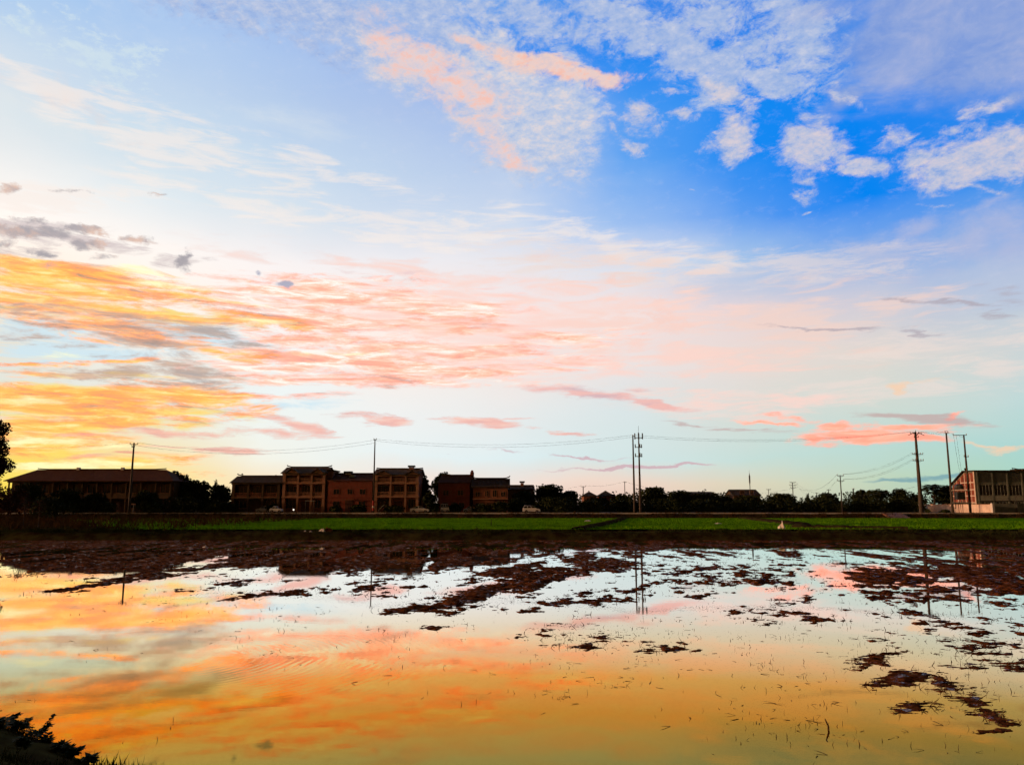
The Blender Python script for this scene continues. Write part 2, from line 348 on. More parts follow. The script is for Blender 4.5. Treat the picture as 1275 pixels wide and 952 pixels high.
class MB:
    """collects shapes for ONE mesh object"""
    def __init__(s): s.v = []; s.f = []
    def add(s, vs, fs):
        n = len(s.v); s.v += [tuple(v) for v in vs]; s.f += [tuple(n + i for i in f) for f in fs]; return s
    def box(s, x0, x1, y0, y1, z0, z1):
        return s.add([(x0,y0,z0),(x1,y0,z0),(x1,y1,z0),(x0,y1,z0),(x0,y0,z1),(x1,y0,z1),(x1,y1,z1),(x0,y1,z1)],
                     [(0,3,2,1),(4,5,6,7),(0,1,5,4),(1,2,6,5),(2,3,7,6),(3,0,4,7)])
    def tube(s, pts, radii, n=8, caps=True):
        pts = [Vector(p) for p in pts]
        if not hasattr(radii, '__len__'): radii = [radii] * len(pts)
        vs = []; fs = []
        for i, p in enumerate(pts):
            t = (pts[min(i + 1, len(pts) - 1)] - pts[max(i - 1, 0)]).normalized()
            a = Vector((0, 0, 1)) if abs(t.z) < 0.9 else Vector((1, 0, 0))
            u = t.cross(a).normalized(); w = t.cross(u)
            for k in range(n):
                q = 2 * math.pi * k / n
                vs.append(p + (u * math.cos(q) + w * math.sin(q)) * radii[i])
        for i in range(len(pts) - 1):
            for k in range(n):
                k2 = (k + 1) % n
                fs.append((i*n + k, i*n + k2, (i+1)*n + k2, (i+1)*n + k))
        if caps:
            fs.append(tuple(range(n - 1, -1, -1))); m = (len(pts) - 1) * n; fs.append(tuple(range(m, m + n)))
        return s.add(vs, fs)
    def prism(s, poly, x0, x1):
        """outline in (y, z) drawn out along x"""
        n = len(poly)
        vs = [(x0, y, z) for y, z in poly] + [(x1, y, z) for y, z in poly]
        fs = [tuple(range(n)), tuple(range(2*n - 1, n - 1, -1))]
        fs += [(i, n + i, n + (i+1) % n, (i+1) % n) for i in range(n)]
        return s.add(vs, fs)
    def prismy(s, poly, y0, y1):
        """outline in (x, z) drawn out along y"""
        n = len(poly)
        vs = [(x, y0, z) for x, z in poly] + [(x, y1, z) for x, z in poly]
        fs = [tuple(range(n)), tuple(range(2*n - 1, n - 1, -1))]
        fs += [(i, n + i, n + (i+1) % n, (i+1) % n) for i in range(n)]
        return s.add(vs, fs)
    def mesh(s, name):
        me = bpy.data.meshes.new(name); me.from_pydata(s.v, [], s.f)
        bm = bmesh.new(); bm.from_mesh(me); bmesh.ops.recalc_face_normals(bm, faces=bm.faces); bm.to_mesh(me); bm.free()
        return me
    def build(s, name, mat, parent=None, smooth=False, bevel=0.0):
        me = s.mesh(name); me.materials.append(mat)
        if smooth: me.polygons.foreach_set('use_smooth', [True] * len(me.polygons))
        o = bpy.data.objects.new(name, me); col.objects.link(o)
        if parent: o.parent = parent
        if bevel:
            m = o.modifiers.new('bevel', 'BEVEL'); m.width = bevel; m.segments = 2; m.limit_method = 'ANGLE'
        return o

def np_obj(name, V, F, mats, parent=None, smooth=False, fmat=None):
    """mesh from numpy arrays (quads or triangles)"""
    me = bpy.data.meshes.new(name)
    V = np.asarray(V, np.float32); F = np.asarray(F, np.int32); k = F.shape[1]
    me.vertices.add(len(V)); me.vertices.foreach_set('co', V.ravel())
    me.loops.add(F.size); me.loops.foreach_set('vertex_index', F.ravel())
    me.polygons.add(len(F)); me.polygons.foreach_set('loop_start', np.arange(0, F.size, k, dtype=np.int32))
    try: me.polygons.foreach_set('loop_total', np.full(len(F), k, np.int32))
    except Exception: pass
    for m in (mats if isinstance(mats, (list, tuple)) else [mats]): me.materials.append(m)
    if fmat is not None: me.polygons.foreach_set('material_index', np.asarray(fmat, np.int32))
    me.polygons.foreach_set('use_smooth', np.full(len(F), smooth))
    me.update(calc_edges=True); me.validate()
    o = bpy.data.objects.new(name, me); col.objects.link(o)
    if parent: o.parent = parent
    return o

def copy_tree(o, parent=None):
    c = o.copy(); col.objects.link(c); c.parent = parent
    for ch in [x for x in o.children]:
        copy_tree(ch, c)
    return c

# ------------------------------------------------------------------ numpy noise
_perm = rng.permutation(4096).astype(np.int64)
_val = rng.random(4096)
def vnoise(x, y):
    xi = np.floor(x).astype(np.int64); yi = np.floor(y).astype(np.int64)
    fx = x - xi; fy = y - yi
    fx = fx*fx*fx*(fx*(fx*6-15)+10); fy = fy*fy*fy*(fy*(fy*6-15)+10)
    h = lambda i, j: _val[(_perm[(i & 4095)] + j) & 4095]
    a = h(xi, yi); b_ = h(xi+1, yi); c_ = h(xi, yi+1); d = h(xi+1, yi+1)
    return (a*(1-fx) + b_*fx)*(1-fy) + (c_*(1-fx) + d*fx)*fy
def fbm(x, y, o=4, g=0.5):
    s = 0; a = 1; t = 0
    for i in range(o):
        s = s + a*vnoise(x + 17.3*i, y + 9.1*i); t += a; a *= g; x = x*2.03; y = y*2.03
    return s / t

# ------------------------------------------------------------------ materials
def mat(name, base, rough=0.8, var=0.0, scale=3.0, bump=0.0, bscale=None, spec=0.3, metal=0.0, two=None, stretch=(1, 1, 1), coord='Object', streak=0.0):
    m = bpy.data.materials.new(name); m.use_nodes = True
    nb = NB(m.node_tree); p = m.node_tree.nodes['Principled BSDF']
    p.inputs['Roughness'].default_value = rough; p.inputs['Metallic'].default_value = metal
    p.inputs['Specular IOR Level'].default_value = spec
    t = m.node_tree.nodes.new('ShaderNodeTexCoord').outputs[coord]
    v = nb.mapping(t, scale=stretch)
    b4 = lambda q: (q[0], q[1], q[2], 1)
    if var or two:
        n1 = nb.noise(v, scale, 5, 0.6).outputs['Fac']
        lo = tuple(x*(1-var) for x in base); hi = tuple(min(1, x*(1+var)) for x in (two or base))
        colr = nb.mix(nb.smooth(n1, .35, .65), b4(lo), b4(hi))
        if streak:
            n2 = nb.noise(nb.mapping(t, scale=(2.2, 2.2, .25)), 2.0, 4, .6).outputs['Fac']
            colr = nb.mix(nb.math('MULTIPLY', nb.smooth(n2, .5, .7), streak), colr, b4(tuple(x*.45 for x in base)))
        m.node_tree.links.new(colr, p.inputs['Base Color'])
    else:
        p.inputs['Base Color'].default_value = b4(base)
    if bump:
        n3 = nb.noise(v, bscale or scale*3, 5, .6).outputs['Fac']
        bn = m.node_tree.nodes.new('ShaderNodeBump'); bn.inputs['Strength'].default_value = bump
        bn.inputs['Distance'].default_value = 0.05
        m.node_tree.links.new(n3, bn.inputs['Height']); m.node_tree.links.new(bn.outputs[0], p.inputs['Normal'])
    return m

M = {}
M['mud'] = mat('wet_mud', (.080,.025,.009), .8, .5, 2.2, .8, 9, .0, two=(.17,.055,.018))
M['soil'] = mat('soil', (.060,.036,.020), .95, .4, .8, .6, 6, .0, two=(.05,.045,.015))
M['terrain'] = mat('terrain', (.040,.045,.018), .95, .4, .05, .3, 1.5, .0, two=(.06,.04,.02))
M['asphalt'] = mat('asphalt', (.055,.05,.048), .45, .25, .6, .3, 20, .3)
M['concrete'] = mat('concrete', (.34,.32,.29), .8, .25, 1.2, .3, 8, .3, streak=.3)
M['road_sheen_pale'] = mat('road_sheen_pale', (.62,.58,.54), .35, .15, 1.2, .05, 8, .5)  # pale colour carries the bright sky sheen of the wet road
M['rice'] = mat('rice', (.085,.225,.005), .9, .25, .35, .5, 8, .0, two=(.115,.29,.005))
M['rice_blade'] = mat('rice_blade', (.11,.28,.005), .8, .3, .5, spec=.0)
M['weed'] = mat('weed', (.030,.045,.012), .9, .4, .8, spec=.0, two=(.045,.05,.018))
M['dry_weed'] = mat('dry_weed', (.06,.035,.016), .9, .4, .8, spec=.0)
M['straw'] = mat('straw', (.09,.05,.022), .8, .4, 3, spec=.05)
M['leaf'] = mat('leaf', (.030,.040,.012), .7, .35, .5, spec=.04, two=(.042,.055,.018))
M['leaf_dark'] = mat('leaf_dark', (.020,.030,.013), .75, .35, .5, spec=.03, two=(.030,.040,.016))
M['leaf_red'] = mat('leaf_red', (.060,.020,.014), .7, .35, .7, spec=.04, two=(.04,.02,.012))
M['bark'] = mat('bark', (.05,.035,.025), .9, .3, 4, .6, 12)
M['plaster_warm'] = mat('plaster_warm', (.25,.105,.06), .85, .18, .8, .2, 8, .2, streak=.3)
M['plaster_pale'] = mat('plaster_pale', (.30,.15,.10), .85, .18, .8, .2, 8, .2, streak=.3)
M['plaster_grey'] = mat('plaster_grey', (.17,.185,.155), .85, .15, .8, .2, 8, .2, streak=.35)
M['plaster_olive'] = mat('plaster_olive', (.09,.055,.028), .85, .2, .8, .2, 8, .2, streak=.3)
M['trim'] = mat('trim', (.36,.19,.12), .8, .12, 1, .1, 8, .25)
M['trim_grey'] = mat('trim_grey', (.34,.36,.31), .8, .12, 1, .1, 8, .25)
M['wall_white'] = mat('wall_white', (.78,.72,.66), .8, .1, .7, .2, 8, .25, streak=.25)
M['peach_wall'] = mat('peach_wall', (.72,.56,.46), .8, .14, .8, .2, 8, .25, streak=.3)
M['metal'] = mat('metal', (.20,.20,.20), .5, .2, 4, spec=.5, metal=.4)
M['dark_metal'] = mat('dark_metal', (.05,.05,.05), .55, .2, 4, spec=.5)
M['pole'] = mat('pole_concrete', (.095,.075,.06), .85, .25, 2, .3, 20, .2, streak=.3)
M['rust'] = mat('rust', (.22,.06,.03), .8, .3, 4)
M['wire'] = mat('wire', (.03,.03,.03), .6)
M['porcelain'] = mat('porcelain', (.35,.30,.26), .3, spec=.5)
M['white_paint'] = mat('white_paint', (.80,.80,.80), .28, spec=.6)
M['grey_paint'] = mat('grey_paint', (.30,.30,.31), .3, spec=.6)
M['red_paint'] = mat('red_paint', (.55,.05,.04), .5, spec=.4)
M['tyre'] = mat('tyre', (.02,.02,.02), .9)
M['glass'] = mat('window_glass', (.020,.022,.024), .12, spec=.6)
M['curtain'] = mat('dark_room', (.035,.028,.022), .9)
M['door'] = mat('door_paint', (.08,.035,.025), .6, .2, 3)
M['lamp'] = bpy.data.materials.new('lit_lamp'); M['lamp'].use_nodes = True
_p = M['lamp'].node_tree.nodes['Principled BSDF']; _p.inputs['Emission Color'].default_value = (1, .93, .82, 1); _p.inputs['Emission Strength'].default_value = 1.4
M['bag'] = mat('bag_plastic', (.75,.70,.66), .5, .1, 6)

def wet_spots(m, scale, lo, hi, tint):
    # puddled film of water shining on the clods
    t = m.node_tree; nb = NB(t); p = t.nodes['Principled BSDF']
    tc = t.nodes.new('ShaderNodeTexCoord').outputs['Object']
    n = nb.noise(nb.mapping(tc, scale=(.55, .55, 3)), scale, 6, .7).outputs['Fac']
    k = nb.smooth(n, lo, hi)
    t.links.new(nb.math('MULTIPLY', k, .35), p.inputs['Specular IOR Level'])
    t.links.new(nb.lerp(k, 0, 1, .8, .16), p.inputs['Roughness'])
    p.inputs['Specular Tint'].default_value = tint
wet_spots(M['mud'], 5.0, .56, .66, (1, .50, .30, 1))

def tiles_mat(name, base, two):
    m = bpy.data.materials.new(name); m.use_nodes = True
    nb = NB(m.node_tree); p = m.node_tree.nodes['Principled BSDF']; p.inputs['Roughness'].default_value = .8
    p.inputs['Specular IOR Level'].default_value = .03
    t = m.node_tree.nodes.new('ShaderNodeTexCoord').outputs['Object']
    w = m.node_tree.nodes.new('ShaderNodeTexWave'); w.wave_type = 'BANDS'; w.bands_direction = 'X'
    m.node_tree.links.new(t, w.inputs[0]); w.inputs['Scale'].default_value = 1.1; w.inputs['Distortion'].default_value = .3
    w2 = m.node_tree.nodes.new('ShaderNodeTexWave'); w2.wave_type = 'BANDS'; w2.bands_direction = 'Z'
    m.node_tree.links.new(t, w2.inputs[0]); w2.inputs['Scale'].default_value = .8
    n1 = nb.noise(t, 1.3, 5, .65).outputs['Fac']
    colr = nb.mix(nb.smooth(n1, .35, .65), (*base, 1), (*two, 1))
    m.node_tree.links.new(colr, p.inputs['Base Color'])
    bn = m.node_tree.nodes.new('ShaderNodeBump'); bn.inputs['Strength'].default_value = .8; bn.inputs['Distance'].default_value = .06
    h = nb.math('ADD', w.outputs['Fac'], nb.math('MULTIPLY', w2.outputs['Fac'], .4))
    m.node_tree.links.new(h, bn.inputs['Height']); m.node_tree.links.new(bn.outputs[0], p.inputs['Normal'])
    return m
M['roof_dark'] = tiles_mat('roof_dark', (.045,.034,.022), (.07,.050,.032))
M['roof_brown'] = tiles_mat('roof_brown', (.085,.062,.042), (.12,.085,.055))
M['roof_red'] = tiles_mat('roof_red', (.08,.035,.025), (.11,.05,.03))

def brick_mat(name, a, b_):
    m = bpy.data.materials.new(name); m.use_nodes = True
    nb = NB(m.node_tree); p = m.node_tree.nodes['Principled BSDF']; p.inputs['Roughness'].default_value = .9
    p.inputs['Specular IOR Level'].default_value = .15
    t = m.node_tree.nodes.new('ShaderNodeTexCoord').outputs['Object']
    v = nb.mapping(t, rot=(R(90), 0, 0))
    br = m.node_tree.nodes.new('ShaderNodeTexBrick'); m.node_tree.links.new(v, br.inputs['Vector'])
    br.inputs['Color1'].default_value = (*a, 1); br.inputs['Color2'].default_value = (*b_, 1); br.inputs['Mortar'].default_value = (.26,.17,.13,1)
    br.inputs['Scale'].default_value = 2.0; br.inputs['Mortar Size'].default_value = .014
    n1 = nb.noise(t, .8, 5, .6).outputs['Fac']
    colr = nb.mix(nb.smooth(n1, .3, .7, 0, .45), br.outputs['Color'], (a[0]*.5, a[1]*.5, a[2]*.5, 1))
    m.node_tree.links.new(colr, p.inputs['Base Color'])
    return m
M['brick'] = brick_mat('red_brick', (.30,.075,.045), (.24,.06,.04))
# ------------------------------------------------------------------ land, water, mud
ROAD_Z = 1.86
FIELD_Z = 0.85
Y_DIKE = 84.0      # dike between flooded paddy and green rice
Y_FAR = 160.0      # foot of the road embankment
def near_edge(x):
    """y of the near shore of the flooded field"""
    return np.interp(x, [-60, -9.8, -7.4, -5.5, -3.2, 2, 60], [19.0, 14.6, 13.1, 11.7, 10.6, 7.5, 5.5])

def terrain_z(x, y):
    n = fbm(x*.35 + 3, y*.35, 4)
    ne = near_edge(x)
    z = np.where(y < ne, np.interp(ne - y, [0, .6, 3.5, 7], [-.02, .16, .9, 1.95]) + (n - .5)*.25 + (fbm(x*2.2, y*2.2, 4) - .5)*.22, 0)
    t = np.interp(y, [0, 1, 81.4, 82.6, 83.6, 86.0, 87.0, 158, 160.4, 162.6, 175, 260, 6000],
                     [0, -.45, -.45, .20, .72, .80, FIELD_Z - .02, FIELD_Z - .02, .9, ROAD_Z - .05, ROAD_Z - .05, 1.9, 2.0])
    wob = (fbm(x*.22, y*.5, 4) - .5)
    t = t + np.where((y > 82) & (y < 87), wob*.35, 0) + np.where((y > 158.5) & (y < 162.5), wob*.5, 0)
    far = np.interp(y, [300, 700, 1800, 6000], [0, 1, 2.5, 3])*(fbm(x*.004, y*.004, 3) - .3)
    t = t + far
    t = np.where((y < 81) & (y >= ne), np.interp(y - ne, [0, .8, 2.0], [-.03, -.25, -.45]), t)
    return np.where(y < ne, z, t)

def sheet(name, xs, ys, zf, m, **k):
    X, Y = np.meshgrid(xs, ys)
    Z = zf(X, Y)
    nx, ny = len(xs), len(ys)
    V = np.stack([X.ravel(), Y.ravel(), Z.ravel()], 1)
    i = np.arange(ny - 1)[:, None]*nx + np.arange(nx - 1)[None, :]
    F = np.stack([i, i + 1, i + 1 + nx, i + nx], -1).reshape(-1, 4)
    return np_obj(name, V, F, m, **k)

xs = np.concatenate([-np.geomspace(6000, 130, 22), np.arange(-125, -14, 1.2), np.arange(-14, 6, .16), np.arange(6, 126, 1.2), np.geomspace(130, 6000, 22)])
ys = np.concatenate([[-2500, -600, -150, -40, -10, -4], np.arange(-2, 20, .25), np.arange(20.5, 80, 4), np.arange(80.5, 88, .25), np.arange(89, 158, 4), np.arange(158.2, 164, .3), np.arange(165, 200, 5), np.geomspace(210, 6000, 30)])
terr = sheet('ground', xs, ys, terrain_z, M['soil'], smooth=True)
tag(terr, 'dark earth banks and land around the fields', kind='structure')
# the far land uses a greener soil
terr.data.materials.append(M['terrain'])
_c = np.empty(len(terr.data.polygons)*3); terr.data.polygons.foreach_get('center', _c); _c = _c.reshape(-1, 3)
terr.data.polygons.foreach_set('material_index', (_c[:, 1] > 162).astype(np.int32))

# water --------------------------------------------------------------
def water_material():
    m = bpy.data.materials.new('paddy_water'); m.use_nodes = True
    t = m.node_tree; nb = NB(t)
    for n in list(t.nodes): t.nodes.remove(n)
    tc = t.nodes.new('ShaderNodeTexCoord').outputs['Object']
    # ripples: long low swells, a patch of finer rings, and very small surface texture
    n1 = nb.noise(nb.mapping(tc, rot=(0, 0, R(8)), scale=(.5, 1.3, 1)), 1.1, 5, .6).outputs['Fac']
    n2 = nb.noise(nb.mapping(tc, rot=(0, 0, R(-5)), scale=(1.0, 2.8, 1)), 3.2, 4, .6).outputs['Fac']
    patch = nb.smooth(nb.noise(nb.mapping(tc, scale=(.6, 1, 1)), .16, 4, .6).outputs['Fac'], .45, .66)
    w = t.nodes.new('ShaderNodeTexWave'); w.wave_type = 'RINGS'; w.rings_direction = 'SPHERICAL'
    t.links.new(nb.mapping(tc, loc=(8.5, -19.5, 0), scale=(1, 1.0, 1)), w.inputs[0])
    w.inputs['Scale'].default_value = 1.5; w.inputs['Distortion'].default_value = 3.0; w.inputs['Detail'].default_value = 2
    w.inputs['Detail Scale'].default_value = .6
    g = t.nodes.new('ShaderNodeTexGradient'); g.gradient_type = 'SPHERICAL'
    t.links.new(nb.mapping(tc, (-4.2, 19.6, 0), (0, 0, 0), (4.2, 4.5, 3), 'TEXTURE'), g.inputs[0])
    rings = nb.math('MULTIPLY', w.outputs['Fac'], nb.smooth(g.outputs['Fac'], 0, .8, 0, 1))
    h = nb.math('ADD', nb.math('MULTIPLY', n1, .0006),
                nb.math('ADD', nb.math('MULTIPLY', nb.math('MULTIPLY', n2, patch), .00022), nb.math('MULTIPLY', rings, .0004)))
    n3 = nb.noise(nb.mapping(tc, rot=(0, 0, R(4)), scale=(1.0, 3.2, 1)), 9.0, 3, .6).outputs['Fac']
    h = nb.math('ADD', h, nb.math('MULTIPLY', n3, .00004))
    bn = t.nodes.new('ShaderNodeBump'); bn.inputs['Strength'].default_value = 1.0; bn.inputs['Distance'].default_value = 1.0
    t.links.new(h, bn.inputs['Height'])
    # shallow muddy water: clear mirror at a grazing angle, brown and dimmer the steeper one looks in
    lw = t.nodes.new('ShaderNodeLayerWeight'); lw.inputs['Blend'].default_value = .5
    f = lw.outputs['Facing']
    tint = nb.ramp(f, [(0.0, (.08,.05,.008,1)), (0.66, (.36,.27,.04,1)), (.71, (.38,.31,.075,1)), (.76, (.60,.33,.045,1)), (.80, (.78,.47,.11,1)), (.84, (.90,.77,.50,1)), (.88, (.96,.93,.88,1)), (.95, (1,1,1,1))])
    gl = t.nodes.new('ShaderNodeBsdfGlossy'); gl.inputs['Roughness'].default_value = .004
    t.links.new(tint, gl.inputs['Color']); t.links.new(bn.outputs[0], gl.inputs['Normal'])
    df = t.nodes.new('ShaderNodeBsdfDiffuse'); df.inputs['Color'].default_value = (.10,.055,.018,1)
    mx = t.nodes.new('ShaderNodeMixShader')
    t.links.new(nb.lerp(f, .6, .9, .80, .985), mx.inputs[0]); t.links.new(df.outputs[0], mx.inputs[1]); t.links.new(gl.outputs[0], mx.inputs[2])
    o = t.nodes.new('ShaderNodeOutputMaterial'); t.links.new(mx.outputs[0], o.inputs[0])
    return m
M['water'] = water_material()
wx = np.linspace(-220, 220, 45); wy = np.linspace(4, 83.2, 30)
water = sheet('water', wx, wy, lambda x, y: x*0, M['water'])
tag(water, 'still flooded paddy water mirroring the sunset sky', kind='structure')

# mud clods ------------------------------------------------------------
def pix_np(X, Y, Z=0.0):
    dz = Z - CAM.z
    f = Y*CP + dz*SP; v = (-Y*SP + dz*CP)/f
    return W_PX/2 + F_PX*X/f, H_PX/2 - F_PX*v
# where the mud stands out of the water: (x, y, rx, ry, clockwise tilt, amount)
MUD = [(350,697,120,8,-4,.95),(500,698,90,7,-3,.85),(200,694,140,7,-3,.85),(-150,676,420,24,0,.9),(150,676,320,18,0,.8),(500,677,260,14,0,.85),(780,676,140,12,0,.85),(1000,671,200,7,0,.55),(1240,672,160,7,0,.55),
 (60,690,120,14,0,.75),(0,697,90,9,0,.6),(300,700,130,6.5,-8,.80),(170,716,110,5,-9,.72),(420,690,110,8,-6,.6),(360,742,70,3.5,-4,.42),(310,728,60,3,-4,.35),
 (690,694,110,8,-4,.75),(600,738,66,15,-10,1.0),(550,750,70,7,-8,.85),(520,748,40,5,-3,.55),(660,717,90,14,-8,1.0),(740,704,80,11,-8,.95),(800,690,70,8,0,.75),
 (590,755,14,6,0,.6),(690,752,50,4,0,.5),(720,745,60,7,-5,.55),(575,774,24,3,0,.62),(480,735,50,6,-5,.42),(700,760,40,3,0,.45),(550,700,60,8,-5,.45),(450,712,50,5,0,.40),
 (940,724,26,12,3,.85),(878,707,13,7,20,.8),(912,690,16,9,15,.75),(860,695,30,6,0,.5),(835,741,26,3.5,0,.55),(840,806,28,7,0,.62),(870,715,30,10,0,.42),(985,722,30,4,0,.5),
 (1200,712,110,20,10,.95),(1275,720,70,24,5,.95),(1140,702,70,9,12,.8),(1080,690,60,4,14,.6),(1085,720,50,7,5,.65),(1120,728,40,5,5,.62),(1060,718,30,6,0,.55),(1170,738,30,5,6,.6),(1020,688,60,5,14,.45),(1180,684,110,5,0,.5),
 (1230,756,24,3,0,.7),(1265,758,16,3,0,.6),(1135,770,30,6,0,.45),(1160,778,26,3,0,.45),(1010,778,40,2.5,0,.5),(1240,745,60,6,0,.5),
 (1215,852,26,10,6,.9),(1180,845,50,8,-8,.72),(1240,868,40,10,10,.6),(1262,888,34,12,20,.75),(1175,878,40,4,0,.5),(1210,835,40,5,0,.5),(1150,852,24,5,0,.45),(1275,835,40,6,0,.5),(1250,905,30,5,0,.5),
 (1000,725,120,14,0,.28),(1180,800,120,18,0,.28),(1080,745,100,10,0,.30),(740,790,60,12,0,.26),(990,765,90,14,0,.30),(620,690,500,14,0,.40),(80,705,300,8,0,.38),(900,710,160,22,0,.36),(620,730,160,22,-5,.34),(1190,820,110,12,0,.22),(250,710,120,8,0,.3)]
def mud_z(X, Y):
    px, py = pix_np(X, Y)
    m = np.zeros_like(X)
    # wobble so that patch outlines are uneven
    wx_ = (fbm(X*.35 + 40, Y*.18, 4) - .5); wy_ = (fbm(X*.3, Y*.2 + 70, 4) - .5)
    sc = np.clip((py - 640)/60, .4, 3)
    qx = px + wx_*90*np.sqrt(sc); qy = py + wy_*16*sc
    for (cx, cy, rx, ry, rot, a) in MUD:
        c_, s_ = math.cos(R(rot)), math.sin(R(rot))
        u = ((qx - cx)*c_ + (qy - cy)*s_)/(rx*1.25); v = (-(qx - cx)*s_ + (qy - cy)*c_)/(ry*1.45)
        m = np.maximum(m, a*np.clip(1.25 - np.sqrt(u*u + v*v)*1.1, 0, 1))
    # furrow frame, about nineteen degrees off the view
    fa = R(19); al = X*math.sin(fa) + Y*math.cos(fa); ac = X*math.cos(fa) - Y*math.sin(fa)
    furrow = fbm(ac*.55, al*.05 + 5, 3)
    clod = fbm(ac*1.6 + 11, al*.75, 5, .55); fine = fbm(X*3.5 + 3, Y*2.2, 5, .7)
    farf = np.clip((Y - 38)/22, 0, 1); nearf = np.clip((34 - Y)/14, 0, 1); gap = fbm(X*.9 + 9, Y*.22 + 3, 5, .62)
    h = (m - .45)*(.48 - .26*farf) + (clod - .5)*.50 + (furrow - .5)*.34 + (fine - .5)*.55 + farf*(gap - .53)*1.6 + (fbm(X*1.1 + 31, Y*2.4, 5, .65) - .5)*.42*(1 - .5*farf) + nearf*(fbm(X*3.2 + 21, Y*11, 4, .6) - .5)*.55
    near = np.clip((Y - 10)/25, .25, 1)*(1 - .55*farf)
    z = np.where(h > 0, np.minimum(h, .35)*.26*near + (fine - .4)*.05*near*np.clip(h*8, 0, 1), h*.4)
    z = np.where(m < .05, -.1, z)
    fade = np.clip((82.6 - Y)/1.5, 0, 1)
    return z*fade + .05*(1 - fade)
ny, nx = 1150, 900
yy = np.geomspace(12.0, 82.9, ny)
uu = np.linspace(-.80, .80, nx)
Yg, Ug = np.meshgrid(yy, uu, indexing='ij'); Xg = Ug*Yg
Xg = Xg + (fbm(Yg*8, Ug*300, 1) - .5)*.03
Zg = mud_z(Xg, Yg)
V = np.stack([Xg.ravel(), Yg.ravel(), Zg.ravel()], 1)
i = np.arange(ny - 1)[:, None]*nx + np.arange(nx - 1)[None, :]
F = np.stack([i, i + 1, i + 1 + nx, i + nx], -1).reshape(-1, 4)
keep = Zg.ravel()[F].max(1) > -.004
F = F[keep]; used = np.unique(F); remap = np.full(len(V), -1); remap[used] = np.arange(len(used))
mud = np_obj('mud', V[used], remap[F], M['mud'], smooth=True)
tag(mud, 'ploughed red brown mud clods standing out of the water', kind='structure')

# stubble and straw bits --------------------------------------------------
def sticks(name, pts, dirs, w, m, label, kind='stuff', cat=None):
    """thin four-sided blades from base points along direction vectors"""
    n = len(pts); pts = np.asarray(pts); dirs = np.asarray(dirs); w = np.asarray(w)[:, None]
    up = np.array([0, 0, 1.0]); s1 = np.cross(dirs, up + rng.normal(0, .3, (n, 3))); s1 /= np.linalg.norm(s1, axis=1)[:, None] + 1e-9
    s2 = np.cross(dirs, s1); s2 /= np.linalg.norm(s2, axis=1)[:, None] + 1e-9
    bend = rng.normal(0, .12, (n, 3))*np.linalg.norm(dirs, axis=1)[:, None]
    mid = pts + dirs*.55 + bend*.5; tip = pts + dirs + bend*.3
    V = np.concatenate([pts + s1*w, pts + s2*w, pts - s1*w, mid + s1*w*.8, mid + s2*w*.8, mid - s1*w*.8, tip], 0)
    k = np.arange(n)
    q = lambda a, b_, c_: np.stack([k + a*n, k + b_*n, k + c_*n], 1)
    F = np.concatenate([q(0,1,4), q(0,4,3), q(1,2,5), q(1,5,4), q(2,0,3), q(2,3,5), q(3,4,6), q(4,5,6), q(5,3,6)], 0)
    o = np_obj(name, V, F, m)
    tag(o, label, cat, kind=kind); return o

def stubble():
    P_, D_, W_ = [], [], []
    # scattered clusters, denser beside the mud
    for _ in range(1500):
        y = 12.5*(80/12.5)**rng.random()**.9; u = rng.uniform(-.7, .7); x = u*y
        dens = fbm(np.array([x*.12]), np.array([y*.09 + 4]), 3)[0] + .10*(u > .05) - (.13 if y < 20 and u < .2 else 0)
        if rng.random() > np.clip((dens - .46)*5, .015, 1)*(.35 + .65*(u > .05) + .3*(y > 26)): continue
        n = rng.integers(1, 7)
        a = rng.uniform(0, 6.28)
        for _ in range(n):
            bx = x + rng.normal(0, .28); by = y + rng.normal(0, .45)
            if by < near_edge(bx) + .3: continue
            if rng.random() < .45:      # lying on the water
                an = rng.uniform(0, 6.28); l = rng.uniform(.05, .26)
                D_.append((math.cos(an)*l, math.sin(an)*l, rng.uniform(0, .02))); z = .004
            else:
                l = rng.uniform(.03, .11)
                D_.append((rng.normal(0, .4)*l, rng.normal(0, .3)*l, l)); z = -.02
            P_.append((bx, by, z)); W_.append(rng.uniform(.003, .008)*min(1.6, max(1, y/18)))
    sticks('straw_stubble', P_, D_, W_, M['straw'], 'broken rice straw and stubble dotted over the water')
stubble()
def edge_bits():
    k = np.argwhere((Zg > -.035) & (Zg < .012) & (Yg < 62) & (Yg > 14))
    k = k[rng.choice(len(k), min(len(k), 5200), replace=False)]
    P_ = np.stack([Xg[k[:, 0], k[:, 1]], Yg[k[:, 0], k[:, 1]], np.full(len(k), .002)], 1)
    n = len(P_); l = rng.uniform(.03, .16, n); an = rng.uniform(0, 6.28, n); up = rng.random(n) < .35
    D_ = np.stack([np.cos(an)*l, np.sin(an)*l, np.where(up, l*.8, .01)], 1)
    sticks('straw_stubble', P_, D_, rng.uniform(.004, .012, n)*np.clip(P_[:, 1]/25, 1, 2), M['straw'], 'torn straw and roots fringing the edges of the mud clods')
edge_bits()

def left_edge(y):
    return -42 - (y - 87)*.66 + 1.6*math.sin(y*.35)
